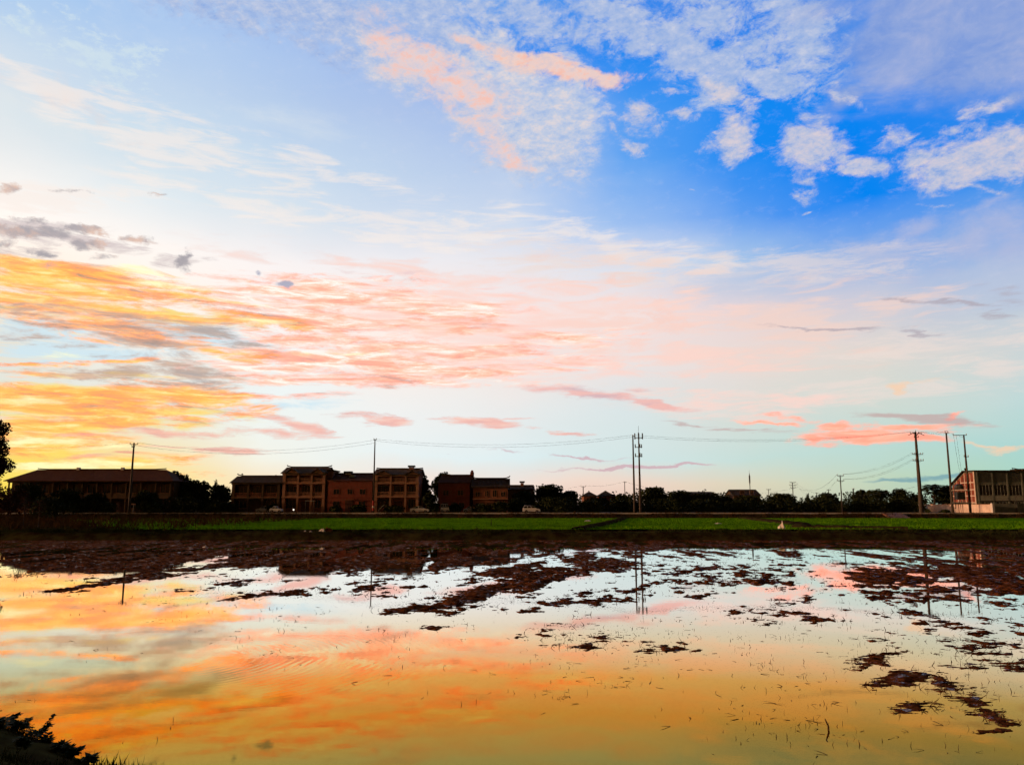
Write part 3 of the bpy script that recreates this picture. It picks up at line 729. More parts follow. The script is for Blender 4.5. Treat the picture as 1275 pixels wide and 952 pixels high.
# rice field, paths, road -------------------------------------------------------
def rice_sheet(name, poly_x0, poly_x1, label):
    xs = np.arange(poly_x0, poly_x1 + .1, 1.5); ys = np.arange(87.0, 158.1, 1.0)
    o = sheet(name, xs, ys, lambda x, y: FIELD_Z + .16 + .05*(fbm(x*.8, y*.8, 3) - .5), M['rice'], smooth=True)
    return o
rf_ = rice_sheet('rice_field', XS(-30, 120, 1) - 60, 140, 'bright green young rice field below the road')
bm = bmesh.new(); bm.from_mesh(rf_.data)
bm.faces.ensure_lookup_table()
bmesh.ops.delete(bm, geom=[f for f in bm.faces if f.calc_center_median().x < left_edge(f.calc_center_median().y)], context='FACES'); bm.to_mesh(rf_.data); bm.free()
tag(rf_, 'bright green young rice field below the road', kind='structure')
# fringe of blades along the near edge and over the field
n = 26000
px_ = rng.uniform(-75, 80, n); py_ = 87 + 70*rng.random(n)**1.7
u_ = (np.abs(px_/py_) < .72) & (px_ > -42 - (py_ - 87)*.66 + 1.6*np.sin(py_*.35)); px_, py_ = px_[u_], py_[u_]; n = len(px_)
h_ = rng.uniform(.14, .30, n)
sticks('rice_blades', np.stack([px_, py_, np.full(n, FIELD_Z + .1)], 1), np.stack([rng.normal(0, .25, n)*h_, rng.normal(0, .25, n)*h_, h_], 1), np.full(n, .035), M['rice_blade'], 'blades of young green rice standing in the field')

def ridge(name, pts, w, h, m, label):
    """a low earth ridge along a line of ground points"""
    V = []; Fc = []; prof = [(-1, -.25), (-.55, .75), (0, 1.0), (.5, .8), (1, -.25)]
    pts = [Vector((p[0], p[1], 0)) for p in pts]
    dense = []
    for a, c_ in zip(pts[:-1], pts[1:]):
        k = max(2, int((c_ - a).length/.6)); dense += [a.lerp(c_, q/k) for q in range(k)]
    dense.append(pts[-1])
    for q, p in enumerate(dense):
        t = (dense[min(q+1, len(dense)-1)] - dense[max(q-1, 0)]).normalized(); s_ = Vector((t.y, -t.x, 0))
        for (o_, hh) in prof:
            r_ = random.uniform(-.12, .12)
            V.append((p.x + s_.x*o_*w*(1 + r_), p.y + s_.y*o_*w*(1 + r_), FIELD_Z + .05 + hh*h*(1 + random.uniform(-.25, .25))))
    k = len(prof)
    for q in range(len(dense) - 1):
        for j in range(k - 1): Fc.append((q*k + j, q*k + j + 1, (q+1)*k + j + 1, (q+1)*k + j))
    o = np_obj(name, V, Fc, m, smooth=True); tag(o, label, kind='structure'); return o
g1 = G(738, 661, 1.0); g2 = G(786, 646, 1.0)
ridge('path', [(g1.x - 1, 87), (g1.x + 2.5, 100), (g2.x - 3, 140), (g2.x, 159)], 1.1, .42, M['soil'], 'bare earth path crossing between the two halves of the rice field')
g3 = G(1075, 661, 1.0); g4 = G(925, 645, 1.0)
ridge('path', [(g3.x + 8, 88), (g3.x - 2, 93), (XS(1000, 104, 1), 104), (XS(955, 130, 1), 130), (XS(925, 159, 1), 159)], 1.6, .42, M['soil'], 'weedy earth path cutting the right part of the rice field')

road = sheet('road', np.linspace(-400, 400, 161), [163.0, 170.0], lambda x, y: np.full_like(x, ROAD_Z), M['asphalt']); tag(road, 'asphalt country road on the embankment in front of the houses', kind='structure')
km = MB(); km.box(-400, 400, 162.62, 162.98, ROAD_Z - .25, ROAD_Z + .13)  # pale strip added to stand in for sky reflected off the wet road
tag(km.build('kerb', M['road_sheen_pale']), 'long pale kerb strip along the near road edge, coloured as sky sheen on wet road', kind='structure')
km = MB(); km.box(-400, 400, 170.02, 170.3, ROAD_Z - .1, ROAD_Z + .12)
tag(km.build('kerb', M['concrete']), 'concrete kerb along the houses side of the road', kind='structure')
lm = MB()
for k in range(-60, 60): lm.box(k*6, k*6 + 3, 166.42, 166.56, ROAD_Z + .004, ROAD_Z + .008)
tag(lm.build('road_markings', M['white_paint']), 'dashed white centre line of the road', kind='structure')
lm = MB(); lm.box(-400, 400, 163.3, 163.45, ROAD_Z + .004, ROAD_Z + .008)
tag(lm.build('road_markings', M['white_paint']), 'white edge line of the road', kind='structure')
yard = sheet('yard', np.linspace(-110, 118, 60), [170.3, 182], lambda x, y: np.full_like(x, ROAD_Z + .03), M['concrete']); tag(yard, 'concrete yards in front of the houses', kind='structure')
# concrete ramp from the road down to the field
r0, r1 = XS(1103, 161, 1.5), XS(1127, 161, 1.5)
rm = MB(); rm.prism([(158.8, FIELD_Z - .3), (158.8, FIELD_Z + .22), (162.6, ROAD_Z + .1), (162.6, FIELD_Z - .3)], r0, r1)
tag(rm.build('ramp', M['trim']), 'pale concrete ramp leading from the road down to the field', kind='structure')
# ------------------------------------------------------------------ houses
GZ = ROAD_Z + .04
def zat(py, Y):
    return P(W_PX/2, py, Y).z
def window(root, x0, x1, z0, z1, y, split=2, frame='trim', label=None):
    """frame proud of the wall plane y (towards the camera), pane behind it"""
    fw = .07
    m = MB()
    m.box(x0, x1, y - .06, y + .02, z1 - fw, z1); m.box(x0, x1, y - .09, y + .02, z0 - .02, z0 + fw)
    m.box(x0, x0 + fw, y - .055, y + .02, z0 + fw, z1 - fw); m.box(x1 - fw, x1, y - .055, y + .02, z0 + fw, z1 - fw)
    for k in range(1, split):
        xm = x0 + (x1 - x0)*k/split
        m.box(xm - .03, xm + .03, y - .05, y + .02, z0 + fw, z1 - fw)
    f = m.build('window', M[frame], root)
    if label: f['label'] = label
    p = MB(); p.box(x0 + .02, x1 - .02, y - .02, y + .01, z0 + .02, z1 - .02); p.build('pane', M['glass'], f)
    return f
def door(root, x0, x1, z0, z1, y, m='door'):
    d = MB(); d.box(x0, x1, y - .05, y + .02, z0, z1)
    for k in (0, 1):
        a = x0 + (x1 - x0)*(.08 + .48*k); d.box(a, a + (x1 - x0)*.36, y - .075, y - .03, z0 + .25, z1 - .25)
    o = d.build('door', M[m], root)
    h = MB(); h.box((x0+x1)/2 + .04, (x0+x1)/2 + .08, y - .12, y - .05, z0 + .95, z0 + 1.15); h.build('handle', M['metal'], o)
    return o
def roof_gable(root, x0, x1, yf, yb, ze, zr, m, over=.5, ends=0.0, hip=0.0, thick=.14, ridge_up=.22):
    """ridge along x; hip pulls the ridge ends in, ends curls the ridge tips up"""
    ym = (yf + yb)/2; a, b_ = x0 - over, x1 + over; f, k = yf - over, yb + over
    s = MB()
    ra, rb = a + hip, b_ - hip
    V = [(a,f,ze),(b_,f,ze),(b_,k,ze),(a,k,ze),(ra,ym,zr),(rb,ym,zr)]
    V2 = [(x,y,z - thick) for x,y,z in V]
    if hip:
        F = [(0,1,5,4),(2,3,4,5),(1,2,5),(3,0,4)]
    else:
        F = [(0,1,5,4),(2,3,4,5)]
    n = 6
    FF = F + [tuple(q + n for q in reversed(fc)) for fc in F]
    FF += [(1,0,6,7),(3,2,8,9)]
    if hip: FF += [(2,1,7,8),(0,3,9,6)]
    else: FF += [(0,4,10,6),(4,3,9,10),(1,7,11,5),(5,11,8,2)]
    s.add(V + V2, FF)
    r = s.build('roof', M[m], root)
    t = MB(); pts = []
    L_ = rb - ra
    for q in range(13):
        x = ra + .15 + (L_ - .3)*q/12
        d = min(x - ra, rb - x); lift = ends*max(0, 1 - d/1.3)**2
        pts.append((x, ym, zr + ridge_up*.4 + lift))
    if ends:
        pts = [(ra + .02, ym, zr + ends*1.6)] + pts + [(rb - .02, ym, zr + ends*1.6)]
    t.tube(pts, [.13]*len(pts), 6)
    t.build('ridge', M['roof_dark'], r)
    return r
def gable_wall(root, x0, x1, yf, yb, z0, ze, zr, m):
    """box walls with gable triangles at both ends"""
    ym = (yf + yb)/2
    w = MB(); w.prism([(yf, z0), (yb, z0), (yb, ze), (ym, zr), (yf, ze)], x0, x1)
    return w.build('wall', M[m], root)
def chimney(roof, x0, x1, y, z0, z1, cap='dark_metal', m='plaster_pale'):
    c = MB(); c.box(x0, x1, y - .45, y + .45, z0, z1 - .45)
    o = c.build('chimney', M[m], roof)
    k = MB(); k.box(x0 - .25, x1 + .25, y - .7, y + .7, z1 - .38, z1)
    for a in (x0 + .05, x1 - .2):
        k.box(a, a + .15, y - .4, y - .25, z1 - .46, z1 - .37); k.box(a, a + .15, y + .25, y + .4, z1 - .46, z1 - .37)
    k.build('chimney_cap', M[cap], roof)

def balcony_house(name, label, px0, px1, y_ridge, floors, wallm, roofm, trimm, Y=178.0, bays=(.28,.72), eave_z=None, ends=.25, gables=(), depth=9.0, rail='trim', hip=0.0, over=.45, ridge_ext=0, chim=None):
    """rural house with recessed loggias: back wall, floor slabs, columns and parapets"""
    x0, x1 = XS(px0, Y, 5), XS(px1, Y, 5)
    root = thing(name, label, 'house', ((x0 + x1)/2, Y, GZ))
    w = (x1 - x0)/2; x0, x1 = -w, w
    zr = zat(y_ridge, Y + depth/2) - GZ
    zs = [z - GZ for z in floors]      # floor levels then eave
    ze = zs[-1]
    loggia = 1.3
    gable_wall(root, x0, x1, loggia, depth, 0, ze, zr - .25, wallm)
    cols = [x0 + .01] + [x0 + (x1 - x0)*q for q in bays] + [x1 - .01]
    cw = .30
    # side piers and columns, floor by floor
    for k, z0 in enumerate(zs[:-1]):
        z1 = zs[k + 1]
        for j, cx in enumerate(cols):
            e = cw if j in (0, len(cols) - 1) else cw*.7
            xa = cx if j == 0 else (cx - 2*e if j == len(cols) - 1 else cx - e)
            c = MB(); c.box(xa, xa + 2*e, 0, .45 if 0 < j < len(cols) - 1 else loggia - .003, z0, z1 - .3)
            c.build('column', M[trimm], root)
        # parapets and openings per bay
        for j in range(len(cols) - 1):
            xa, xb = cols[j] + cw, cols[j + 1] - cw
            if k > 0:
                c = MB(); c.box(xa, xb, .08, .2, z0 + .05, z0 + .25); c.box(xa, xb, .05, .24, z0 + .85, z0 + .97)
                nb_ = max(3, int((xb - xa)/.28))
                for q in range(nb_): 
                    bx = xa + (q + .5)*(xb - xa)/nb_; c.box(bx - .055, bx + .055, .1, .18, z0 + .25, z0 + .85)
                c.build('railing', M[rail], root)
            xa += .2; xb -= .2
            if k == 0 and j == (len(cols) - 1)//2:
                mid = (xa + xb)/2; door(root, mid - .9, mid + .9, .05, 2.5, loggia)
            else:
                window(root, xa, xb, z0 + (.9 if k == 0 else .5), z1 - .65, loggia, 3)
    for k, z1 in enumerate(zs[1:]):
        c = MB(); c.box(x0 - .12, x1 + .12, -.12, loggia + .004, z1 - .3, z1 + .04)
        c.build('floor_slab', M[trimm], root)
    # ground plinth
    c = MB(); c.box(x0 - .2, x1 + .2, -.5, loggia, -.25, .05); c.build('plinth', M['concrete'], root)
    r = roof_gable(root, x0, x1, 0, depth, ze + .12, zr, roofm, over, ends, hip)
    # small front gables on the roof slope
    for (gc, gw, gh) in gables:
        cx = x0 + (x1 - x0)*gc
        g = MB(); g.prismy([(cx - gw, ze + .05), (cx + gw, ze + .05), (cx, ze + gh)], -.38, depth*.32)
        g.build('front_gable', M[trimm], root)
        g2 = MB(); t = .12
        g2.prismy([(cx - gw - .3, ze - .02), (cx, ze + gh + .16), (cx + gw + .3, ze - .02), (cx + gw + .3, ze + t), (cx, ze + gh + .16 + t + .05), (cx - gw - .3, ze + t)], -.6, depth*.34)
        g2.build('gable_roof', M[roofm], root)
    if chim:
        cx = XS(chim[0], Y + depth/2, 12) - root.location.x; cx1 = XS(chim[1], Y + depth/2, 12) - root.location.x
        chimney(r, cx, cx1, depth/2, zr - .6, zat(chim[2], Y + depth/2) - GZ)
    return root, (x0, x1, ze, zr)

Yh = 178.0
# dim two-storey house with upturned ridge ends
balcony_house('two_storey_house', 'dim olive two-storey house with low dark roof, left of the tall three-storey house', 288, 348, 592.5,
              [GZ, GZ + 3.35, GZ + 6.5], 'plaster_olive', 'roof_dark', 'plaster_olive', bays=(.34, .64), ends=.35, hip=0, rail='plaster_warm')
# tall tan house with two small gables
h, (bx0, bx1, bze, bzr) = balcony_house('three_storey_house', 'tall tan three-storey house with two small front gables and a lower right wing', 351, 404, 581.5,
              [GZ, GZ + 3.5, GZ + 6.6, GZ + 8.6], 'plaster_warm', 'roof_brown', 'trim', bays=(.36, .68), ends=.3, gables=((.22, 1.35, .95), (.83, 1.3, .95)))
wm = MB(); wm.box(bx1 + .003, bx1 + 1.3, 1.5, 8, 0, bzr - 1.0); wg = wm.build('side_wing', M['plaster_warm'], h)
wm = MB(); wm.box(bx1 + .004, bx1 + 1.55, 1.2, 8.3, bzr - 1.0, bzr - .7); wm.build('wing_roof', M['roof_brown'], wg)
# canopy over the gate, lit by a lamp
cm = MB(); cm.box(1.0, 3.0, -2.2, -.5, 2.5, 2.62)
cm.build('door_canopy', M['trim_grey'], h)
for q in (1.06, 2.86):
    cm = MB(); cm.box(q, q + .08, -2.15, -2.07, 0, 2.5); cm.build('canopy_post', M['metal'], h)

# red brick house with a flat parapet and small window openings
def brick_house():
    Y = Yh
    x0, x1 = XS(408, Y, 5), XS(463, Y, 5)
    root = thing('red_brick_house', 'dark red brick house with a small roof cowl, between the two tall three-storey houses', 'house', ((x0 + x1)/2, Y, GZ))
    w = (x1 - x0)/2; x0, x1 = -w + .02, w - .02
    zr = zat(589.5, Y + 4.5) - GZ; ze = zr - 1.8
    gable_wall(root, x0, x1, 0, 9, 0, ze, zr - .15, 'brick')
    r = roof_gable(root, x0 + .05, x1 - .05, 0, 9, ze + .1, zr, 'roof_red', .3, 0)
    for z in (3.3, 5.6):
        b_ = MB(); b_.box(x0 - .06, x1 + .06, -.14, -.004, z, z + .22); b_.build('string_course', M['brick'], root)
    for (a, c_, z0, z1) in ((.12,.27,.9,2.5),(.70,.86,.9,2.5),(.12,.26,4.0,5.2),(.44,.56,4.0,5.2),(.72,.86,4.0,5.2)):
        window(root, x0 + (x1-x0)*a, x0 + (x1-x0)*c_, z0, z1, 0, 2, 'plaster_warm')
    door(root, x0 + (x1-x0)*.40, x0 + (x1-x0)*.58, .03, 2.6, 0)
    c_ = MB(); c_.box(x0 + (x1-x0)*.37, x0 + (x1-x0)*.61, -1.1, 0, 2.75, 2.95); c_.build('door_canopy', M['plaster_warm'], root)
    # roof window
    b_ = MB(); b_.box(-.6, .6, 1.6, 2.8, ze + .9, ze + 1.35); b_.build('skylight', M['trim_grey'], r)
    cx0 = XS(430, Y + 4.5, 11) - root.location.x; cx1 = XS(437.5, Y + 4.5, 11) - root.location.x
    chimney(r, cx0, cx1, 4.5, zr - .5, zat(586.5, Y + 4.5) - GZ, m='wall_white')
    ch = MB(); ch.tube([(x0 + 1.2, 4.5, zr - .3), (x0 + 1.2, 4.5, zr + .5)], .05, 6); ch.tube([(x0 + .95, 4.5, zr + .45), (x0 + 1.45, 4.5, zr + .45)], .03, 5); ch.build('aerial', M['metal'], r)
brick_house()
h, _ = balcony_house('three_storey_house', 'brown three-storey house with three open balcony floors and a white capped chimney', 466, 521, 583.5,
              [GZ, GZ + 3.6, GZ + 6.6, GZ + 8.3], 'plaster_warm', 'roof_brown', 'trim', bays=(.36, .70), ends=.12, gables=((.20, 1.6, .75), (.86, 1.4, .75)), chim=(509.5, 515.5, 579.3))
# leaning props of the porch
cm = MB(); cm.tube([(-3.9, -.7, .4), (-2.6, -.7, 1.7)], .05, 6); cm.build('prop', M['trim_grey'], h)
# low annex right of it
def simple_house(name, label, px0, px1, y_ridge, y_eave, Y, wallm, roofm, depth=8, hip=0.0, ends=0.0, wins=(), door_at=None, over=.4, trimm='trim', base=None, cat='house', chim=None, ridge_up=.2):
    x0, x1 = XS(px0, Y, 3), XS(px1, Y, 3)
    zb = (base if base is not None else GZ)
    root = thing(name, label, cat, ((x0 + x1)/2, Y, zb)); w = (x1 - x0)/2; x0, x1 = -w, w
    zr = zat(y_ridge, Y + depth/2) - zb; ze = zat(y_eave, Y) - zb
    if hip:
        wm = MB(); wm.box(x0, x1, 0, depth, 0, ze); wm.build('wall', M[wallm], root)
    else: gable_wall(root, x0, x1, 0, depth, 0, ze, zr - .2, wallm)
    r = roof_gable(root, x0, x1, 0, depth, ze + .06, zr, roofm, over, ends, hip)
    for (a, b_, z0, z1) in wins: window(root, x0 + (x1-x0)*a, x0 + (x1-x0)*b_, z0, z1, 0, 2, trimm)
    if door_at is not None: door(root, x0 + (x1-x0)*door_at, x0 + (x1-x0)*door_at + 1.3, .02, 2.2, 0)
    if chim: chimney(r, x0 + (x1-x0)*chim - .3, x0 + (x1-x0)*chim + .5, depth/2, zr - .4, zr + 1.1)
    return root, (x0, x1, ze, zr), r
simple_house('annex', 'low pinkish annex between the brown balcony house and the trees', 524, 537, 618, 622, 180, 'plaster_pale', 'roof_brown', 5, wins=((.2,.8,1.0,2.2),), cat='shed')
# red brick house standing gable-on at an angle
def brick_house_two():
    Y = 182
    x0, x1 = XS(545, Y, 5), XS(586, Y, 5)
    root = thing('red_brick_house', 'windowless-looking red brick house with a stepped ridge end, right of the round tree', 'house', ((x0 + x1)/2, Y, GZ), R(-7))
    w = (x1 - x0)/2; x0, x1 = -w, w - .2
    zr = zat(591.5, Y + 4) - GZ; ze = zr - 1.9
    gable_wall(root, x0, x1, 0, 8, 0, ze, zr - .1, 'brick')
    r = roof_gable(root, x0, x1, 0, 8, ze + .08, zr, 'roof_red', .18, 0)
    b_ = MB(); b_.box(x1 - .5, x1 + .2, 3.4, 4.6, zr - .3, zr + .75); b_.box(x1 - .38, x1 + .08, 3.7, 4.3, zr + .752, zr + 1.15); b_.build('ridge_end', M['brick'], r)
    b_ = MB(); b_.box(x0 - .05, x1 + .05, -.1, -.003, 3.2, 3.4); b_.build('string_course', M['brick'], root)
    for (a, c_, z0, z1) in ((.16,.34,3.8,5.0),(.62,.80,3.8,5.0),(.14,.32,1.0,2.2),(.66,.84,1.0,2.2)):
        window(root, x0 + (x1-x0)*a, x0 + (x1-x0)*c_, z0, z1, 0, 2, 'plaster_warm')
    door(root, x0 + (x1-x0)*.43, x0 + (x1-x0)*.57, .02, 2.3, 0)
brick_house_two()
# dark curled roof house
h, (x0, x1, ze, zr), r = simple_house('curled_roof_house', 'two-storey plastered house under a big dark roof with curled ridge tips', 589, 632, 595.5, 606, 180, 'plaster_warm', 'roof_dark', 8, ends=.42,
             wins=((.06,.2,3.5,4.6),(.34,.44,3.5,4.9),(.56,.68,3.4,5.0),(.8,.94,3.5,4.6),(.08,.3,.9,2.2),(.6,.9,.9,2.2)), door_at=.42, over=.55)
b_ = MB(); b_.box(x0 - .1, x1 + .1, -1.0, -.003, 2.9, 3.1); b_.build('canopy_slab', M['trim'], h)
simple_house('long_shed', 'low long dark shed with a boxy chimney, right of the curled roof house', 632, 664, 604.3, 609, 196, 'plaster_olive', 'roof_dark', 8, wins=((.2,.32,1.0,2.4),(.6,.74,1.0,2.4)), chim=.56, cat='shed')
# small far houses
simple_house('cottage', 'small far cottage with a dark pyramid roof, left one of the pair among the trees', 727, 743, 611.5, 617.5, 222, 'plaster_warm', 'roof_dark', 7, hip=2.2, wins=((.2,.4,1,2.3),(.6,.8,1,2.3)), door_at=.44)
simple_house('cottage', 'small far cottage with reddish walls, right one of the pair among the trees', 747, 765, 611.5, 617.5, 226, 'brick', 'roof_dark', 7, hip=2.0, wins=((.15,.35,1,2.3),(.65,.85,1,2.3)), door_at=.42)
simple_house('hilltop_house', 'dark far house rising over the trees beneath the thin radio mast', 914, 947, 609.8, 616.5, 262, 'plaster_olive', 'roof_dark', 10, hip=0, wins=((.25,.4,5.0,6.4),(.6,.75,5.0,6.4)), door_at=.45)
simple_house('low_warehouse', 'long low flat warehouse roof just above the far trees, right of the twin poles', 857, 890, 612.6, 614.5, 262, 'plaster_olive', 'roof_dark', 9, wins=((.2,.3,2,3),(.6,.7,2,3)), cat='building')

# long building far left, hipped roof
def long_building():
    Y = 180
    x0, x1 = XS(8, Y, 5), XS(212, Y, 5)
    root = thing('row_house', 'very long two-storey row building with hipped roof behind the leftmost utility pole', 'building', ((x0 + x1)/2, Y, GZ)); w = (x1 - x0)/2; x0, x1 = -w, w
    zr = zat(584.5, Y + 5) - GZ; ze = zat(599, Y) - GZ
    lo = 1.5
    m = MB(); m.box(x0, x1, lo, 10, 0, ze); m.build('wall', M['plaster_olive'], root)
    m = MB(); m.box(x0 - .1, x1 + .1, -.1, lo + .003, ze - .28, ze); m.build('eave_beam', M['plaster_olive'], root)
    m = MB(); m.box(x0 - .1, x1 + .1, -.1, lo + .003, 3.1, 3.4); m.build('floor_slab', M['plaster_olive'], root)
    n = 11
    for k in range(n + 1):
        cx = x0 + .2 + (x1 - x0 - .4)*k/n
        for z0, z1 in ((0, 3.1), (3.4, ze - .28)):
            m = MB(); m.box(cx - .13, cx + .13, 0, .3, z0, z1); m.build('column', M['plaster_olive'], root)
    for k in range(n):
        a = x0 + .2 + (x1 - x0 - .4)*k/n; c_ = x0 + .2 + (x1 - x0 - .4)*(k + 1)/n
        m = MB(); m.box(a + .172, c_ - .172, .06, .2, 3.402, 4.3); m.build('parapet', M['plaster_olive'], root)
        window(root, a + .5, c_ - .5, 4.3, ze - .6, lo, 2, 'plaster_warm')
        if k % 3 == 1: door(root, a + .9, a + 2.3, .03, 2.3, lo)
        else: window(root, a + .6, c_ - .6, .9, 2.5, lo, 2, 'plaster_warm')
    r = roof_gable(root, x0, x1, 0, 10, ze + .16, zr, 'roof_red', .7, .18, 4.2)
    for px in (98, 153):
        cx = XS(px, Y + 5, 12) - root.location.x
        m = MB(); m.box(cx - .3, cx + .3, 4.6, 5.4, zr - .1, zr + .5); m.build('chimney', M['wall_white'], r)
long_building()
simple_house('gate_lodge', 'low lodge with pale blocks in front of the left end of the row building', 20, 42, 615, 619, 172.6, 'plaster_warm', 'roof_red', 3.4, wins=((.15,.4,.9,2.0),(.6,.85,.9,2.0)), cat='shed', over=.2)

# building at the right edge, seen from its sunlit gable
def right_building():
    Y = 179
    X0 = XS(1216, Y, 5)
    root = thing('workshop_building', 'grey two-storey workshop with orange lit gable and ribbon windows at the right edge', 'building', (X0, Y, GZ))
    L_ = 42; D_ = 9.5
    zr = zat(585.5, Y + 1) - GZ; ze = zr - .1
    zl = zat(604, Y + D_) - GZ
    m = MB(); m.prism([(0, 0), (D_, 0), (D_, zl), (D_*.42, zr - .25), (0, zr - .25)], 0, L_); m.build('wall', M['plaster_grey'], root)
    # gable cladding facing the sunset, brick infill with pale frame members
    g = MB(); g.prism([(.35, 2.2), (D_ - .25, 2.2), (D_ - .25, zl - .2), (D_*.42, zr - .55), (.35, zr - .55)], -.06, -.004); gb = g.build('gable_infill', M['brick'], root)
    fr = MB()
    fr.box(-.14, -.062, .02, .4, 0, zr - .3); fr.box(-.12, -.062, D_*.42 - .15, D_*.42 + .15, 0, zr - .5)
    for z in (2.1, 3.6, 5.0, 6.6): fr.box(-.11, -.063, .42, D_ - .2 if z < zl - .5 else D_*.6, z, z + .22)
    for y in (1.6, 2.8, 5.6, 7.2): fr.box(-.105, -.063, y, y + .16, 0, min(zr - .8, zl + (D_ - y)*.45))
    fr.build('gable_frame', M['peach_wall'], root)
    r = MB(); r.prism([(-.7, zr - .25), (D_*.42, zr - .12), (D_ + .4, zl - .1), (D_ + .4, zl + .06), (D_*.42, zr + .1), (-.7, zr)], -.5, L_ + .5); rr = r.build('roof', M['roof_dark'], root)
    # front: upper louvred band, big windows, pale spandrels, lower windows and a dado wall
    m = MB()
    for k in range(9): m.box(.5, L_, -.10, -.003, zr - .7 - k*.23, zr - .58 - k*.23)
    m.build('louvre', M['dark_metal'], root)
    bay = 3.35
    zs = [z - GZ for z in (zat(603, Y), zat(617, Y), zat(623.5, Y), zat(628, Y))]
    n = 12
    for k in range(n):
        a = .55 + k*bay
        window(root, a + .2, a + bay - .2, zs[1] + .05, zs[0], 0, 4, 'trim_grey')
        m = MB(); m.box(a - .15, a + .15, -.14, -.003, 0, zr - .4); m.build('pilaster', M['plaster_grey'], root)
        m = MB(); m.box(a + .22, a + bay - .22, -.12, -.004, zs[2] + .1, zs[1] - .05); m.build('spandrel', M['trim_grey'], root)
        window(root, a + .5, a + bay - .7, zs[3] + .05, zs[2] - .12, 0, 3, 'trim_grey')
    m = MB(); m.box(.3, L_, -.22, -.125, zs[2] - .05, zs[2] + .08); m.build('string_course', M['dark_metal'], root)
    m = MB(); m.box(.2, 12.0, -1.3, -1.1, 0, 2.0); m.build('dado_wall', M['plaster_grey'], root)
    m = MB(); m.box(12.3, 16.5, -.10, -.004, .02, 2.6); m.build('shutter_door', M['dark_metal'], root)
    m = MB(); m.tube([(7.9, -1.45, 0), (7.9, -1.45, 3.6)], .09, 6); m.build('drainpipe', M['dark_metal'], root)
    # upturned ornament on the roof and the raised right part
    o = MB(); o.tube([(9.6, 1, zr + .05), (9.2, 1, zr + .55), (10.6, 1, zr + .25), (12, 1, zr + .3)], [.1, .08, .16, .1], 6); o.build('roof_ornament', M['dark_metal'], rr)
    o = MB(); o.box(11.2, 30, .2, 5, zr + .004, zr + .38); o.build('raised_roof', M['roof_dark'], rr)
right_building()
# boundary wall running away from the road, sunlit
xw = XS(1213, 180, 3) - .8
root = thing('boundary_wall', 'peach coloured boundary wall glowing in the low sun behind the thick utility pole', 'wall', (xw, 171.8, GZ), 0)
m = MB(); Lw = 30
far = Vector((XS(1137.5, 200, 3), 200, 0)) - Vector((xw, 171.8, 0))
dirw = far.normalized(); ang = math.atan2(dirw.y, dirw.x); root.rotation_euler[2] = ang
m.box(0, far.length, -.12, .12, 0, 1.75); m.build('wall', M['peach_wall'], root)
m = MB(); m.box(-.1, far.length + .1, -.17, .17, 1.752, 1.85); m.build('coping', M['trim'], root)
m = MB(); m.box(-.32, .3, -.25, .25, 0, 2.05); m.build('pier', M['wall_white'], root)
m = MB(); m.box(far.length - 3.0, far.length - 2.2, -.25, .25, 0, 2.0); m.build('pier', M['wall_white'], root)
# ------------------------------------------------------------------ poles, tower, wires
def insulators(root, pts, h=.28):
    for p in pts:
        m = MB(); m.tube([p, (p[0], p[1], p[2] + h*.4), (p[0], p[1], p[2] + h*.45), (p[0], p[1], p[2] + h)], [.04, .05, .10, .06], 7)
        m.build('insulator', M['porcelain'], root)
def pole(name, label, px_base, Y, y_top, r0=.19, r1=.11, arms=(), zb=ROAD_Z, group='utility poles along the road', m='pole', lean=0.0, cat='utility pole'):
    x = XS(px_base, Y, zb)
    root = thing(name, label, cat, (x, Y, zb), 0, group)
    H = zat(y_top, Y) - zb
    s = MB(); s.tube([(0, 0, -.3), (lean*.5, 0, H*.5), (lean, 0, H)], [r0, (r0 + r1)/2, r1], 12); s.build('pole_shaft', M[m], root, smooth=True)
    ends = []
    for (dz, wl, wr) in arms:
        z = H - dz; xo = lean*z/H
        a = MB(); a.box(xo - wl, xo + wr, -r1 - .14, -r1 - .03, z - .06, z + .06)
        if wl > .5: a.tube([(xo, -r1 - .08, z - .55), (xo - wl*.6, -r1 - .08, z - .04)], .022, 5)
        if wr > .5: a.tube([(xo, -r1 - .08, z - .55), (xo + wr*.6, -r1 - .08, z - .04)], .022, 5)
        a.build('cross_arm', M['dark_metal'], root)
        pts = [(xo + q, -r1 - .085, z + .06) for q in ([-wl + .08, -wl*.5, wr*.5, wr - .08] if wl > .9 and wr > .9 else [-wl + .08, wr - .08])]
        insulators(root, pts)
        ends.append([(x + p[0], Y + p[1], zb + p[2] + .28) for p in pts])
    return root, ends, Vector((x + lean, Y, zb + H))

GW = 'overhead wires between the poles'
def wire(a, b_, sag, label, r=.019, group=GW):
    a, b_ = Vector(a), Vector(b_); n = 28
    pts = [a.lerp(b_, t/n) - Vector((0, 0, 4*sag*(t/n)*(1 - t/n))) for t in range(n + 1)]
    s = MB(); s.tube(pts, r, 5)
    return tag(s.build('overhead_wire', M['wire']), label, 'wire', group)

pA, eA, tA = pole('utility_pole', 'leaning weathered concrete pole rising in front of the long row building at left', 160.5, 164.5, 551, .30, .15, [(.35, .75, .95), (.9, .35, .35)])
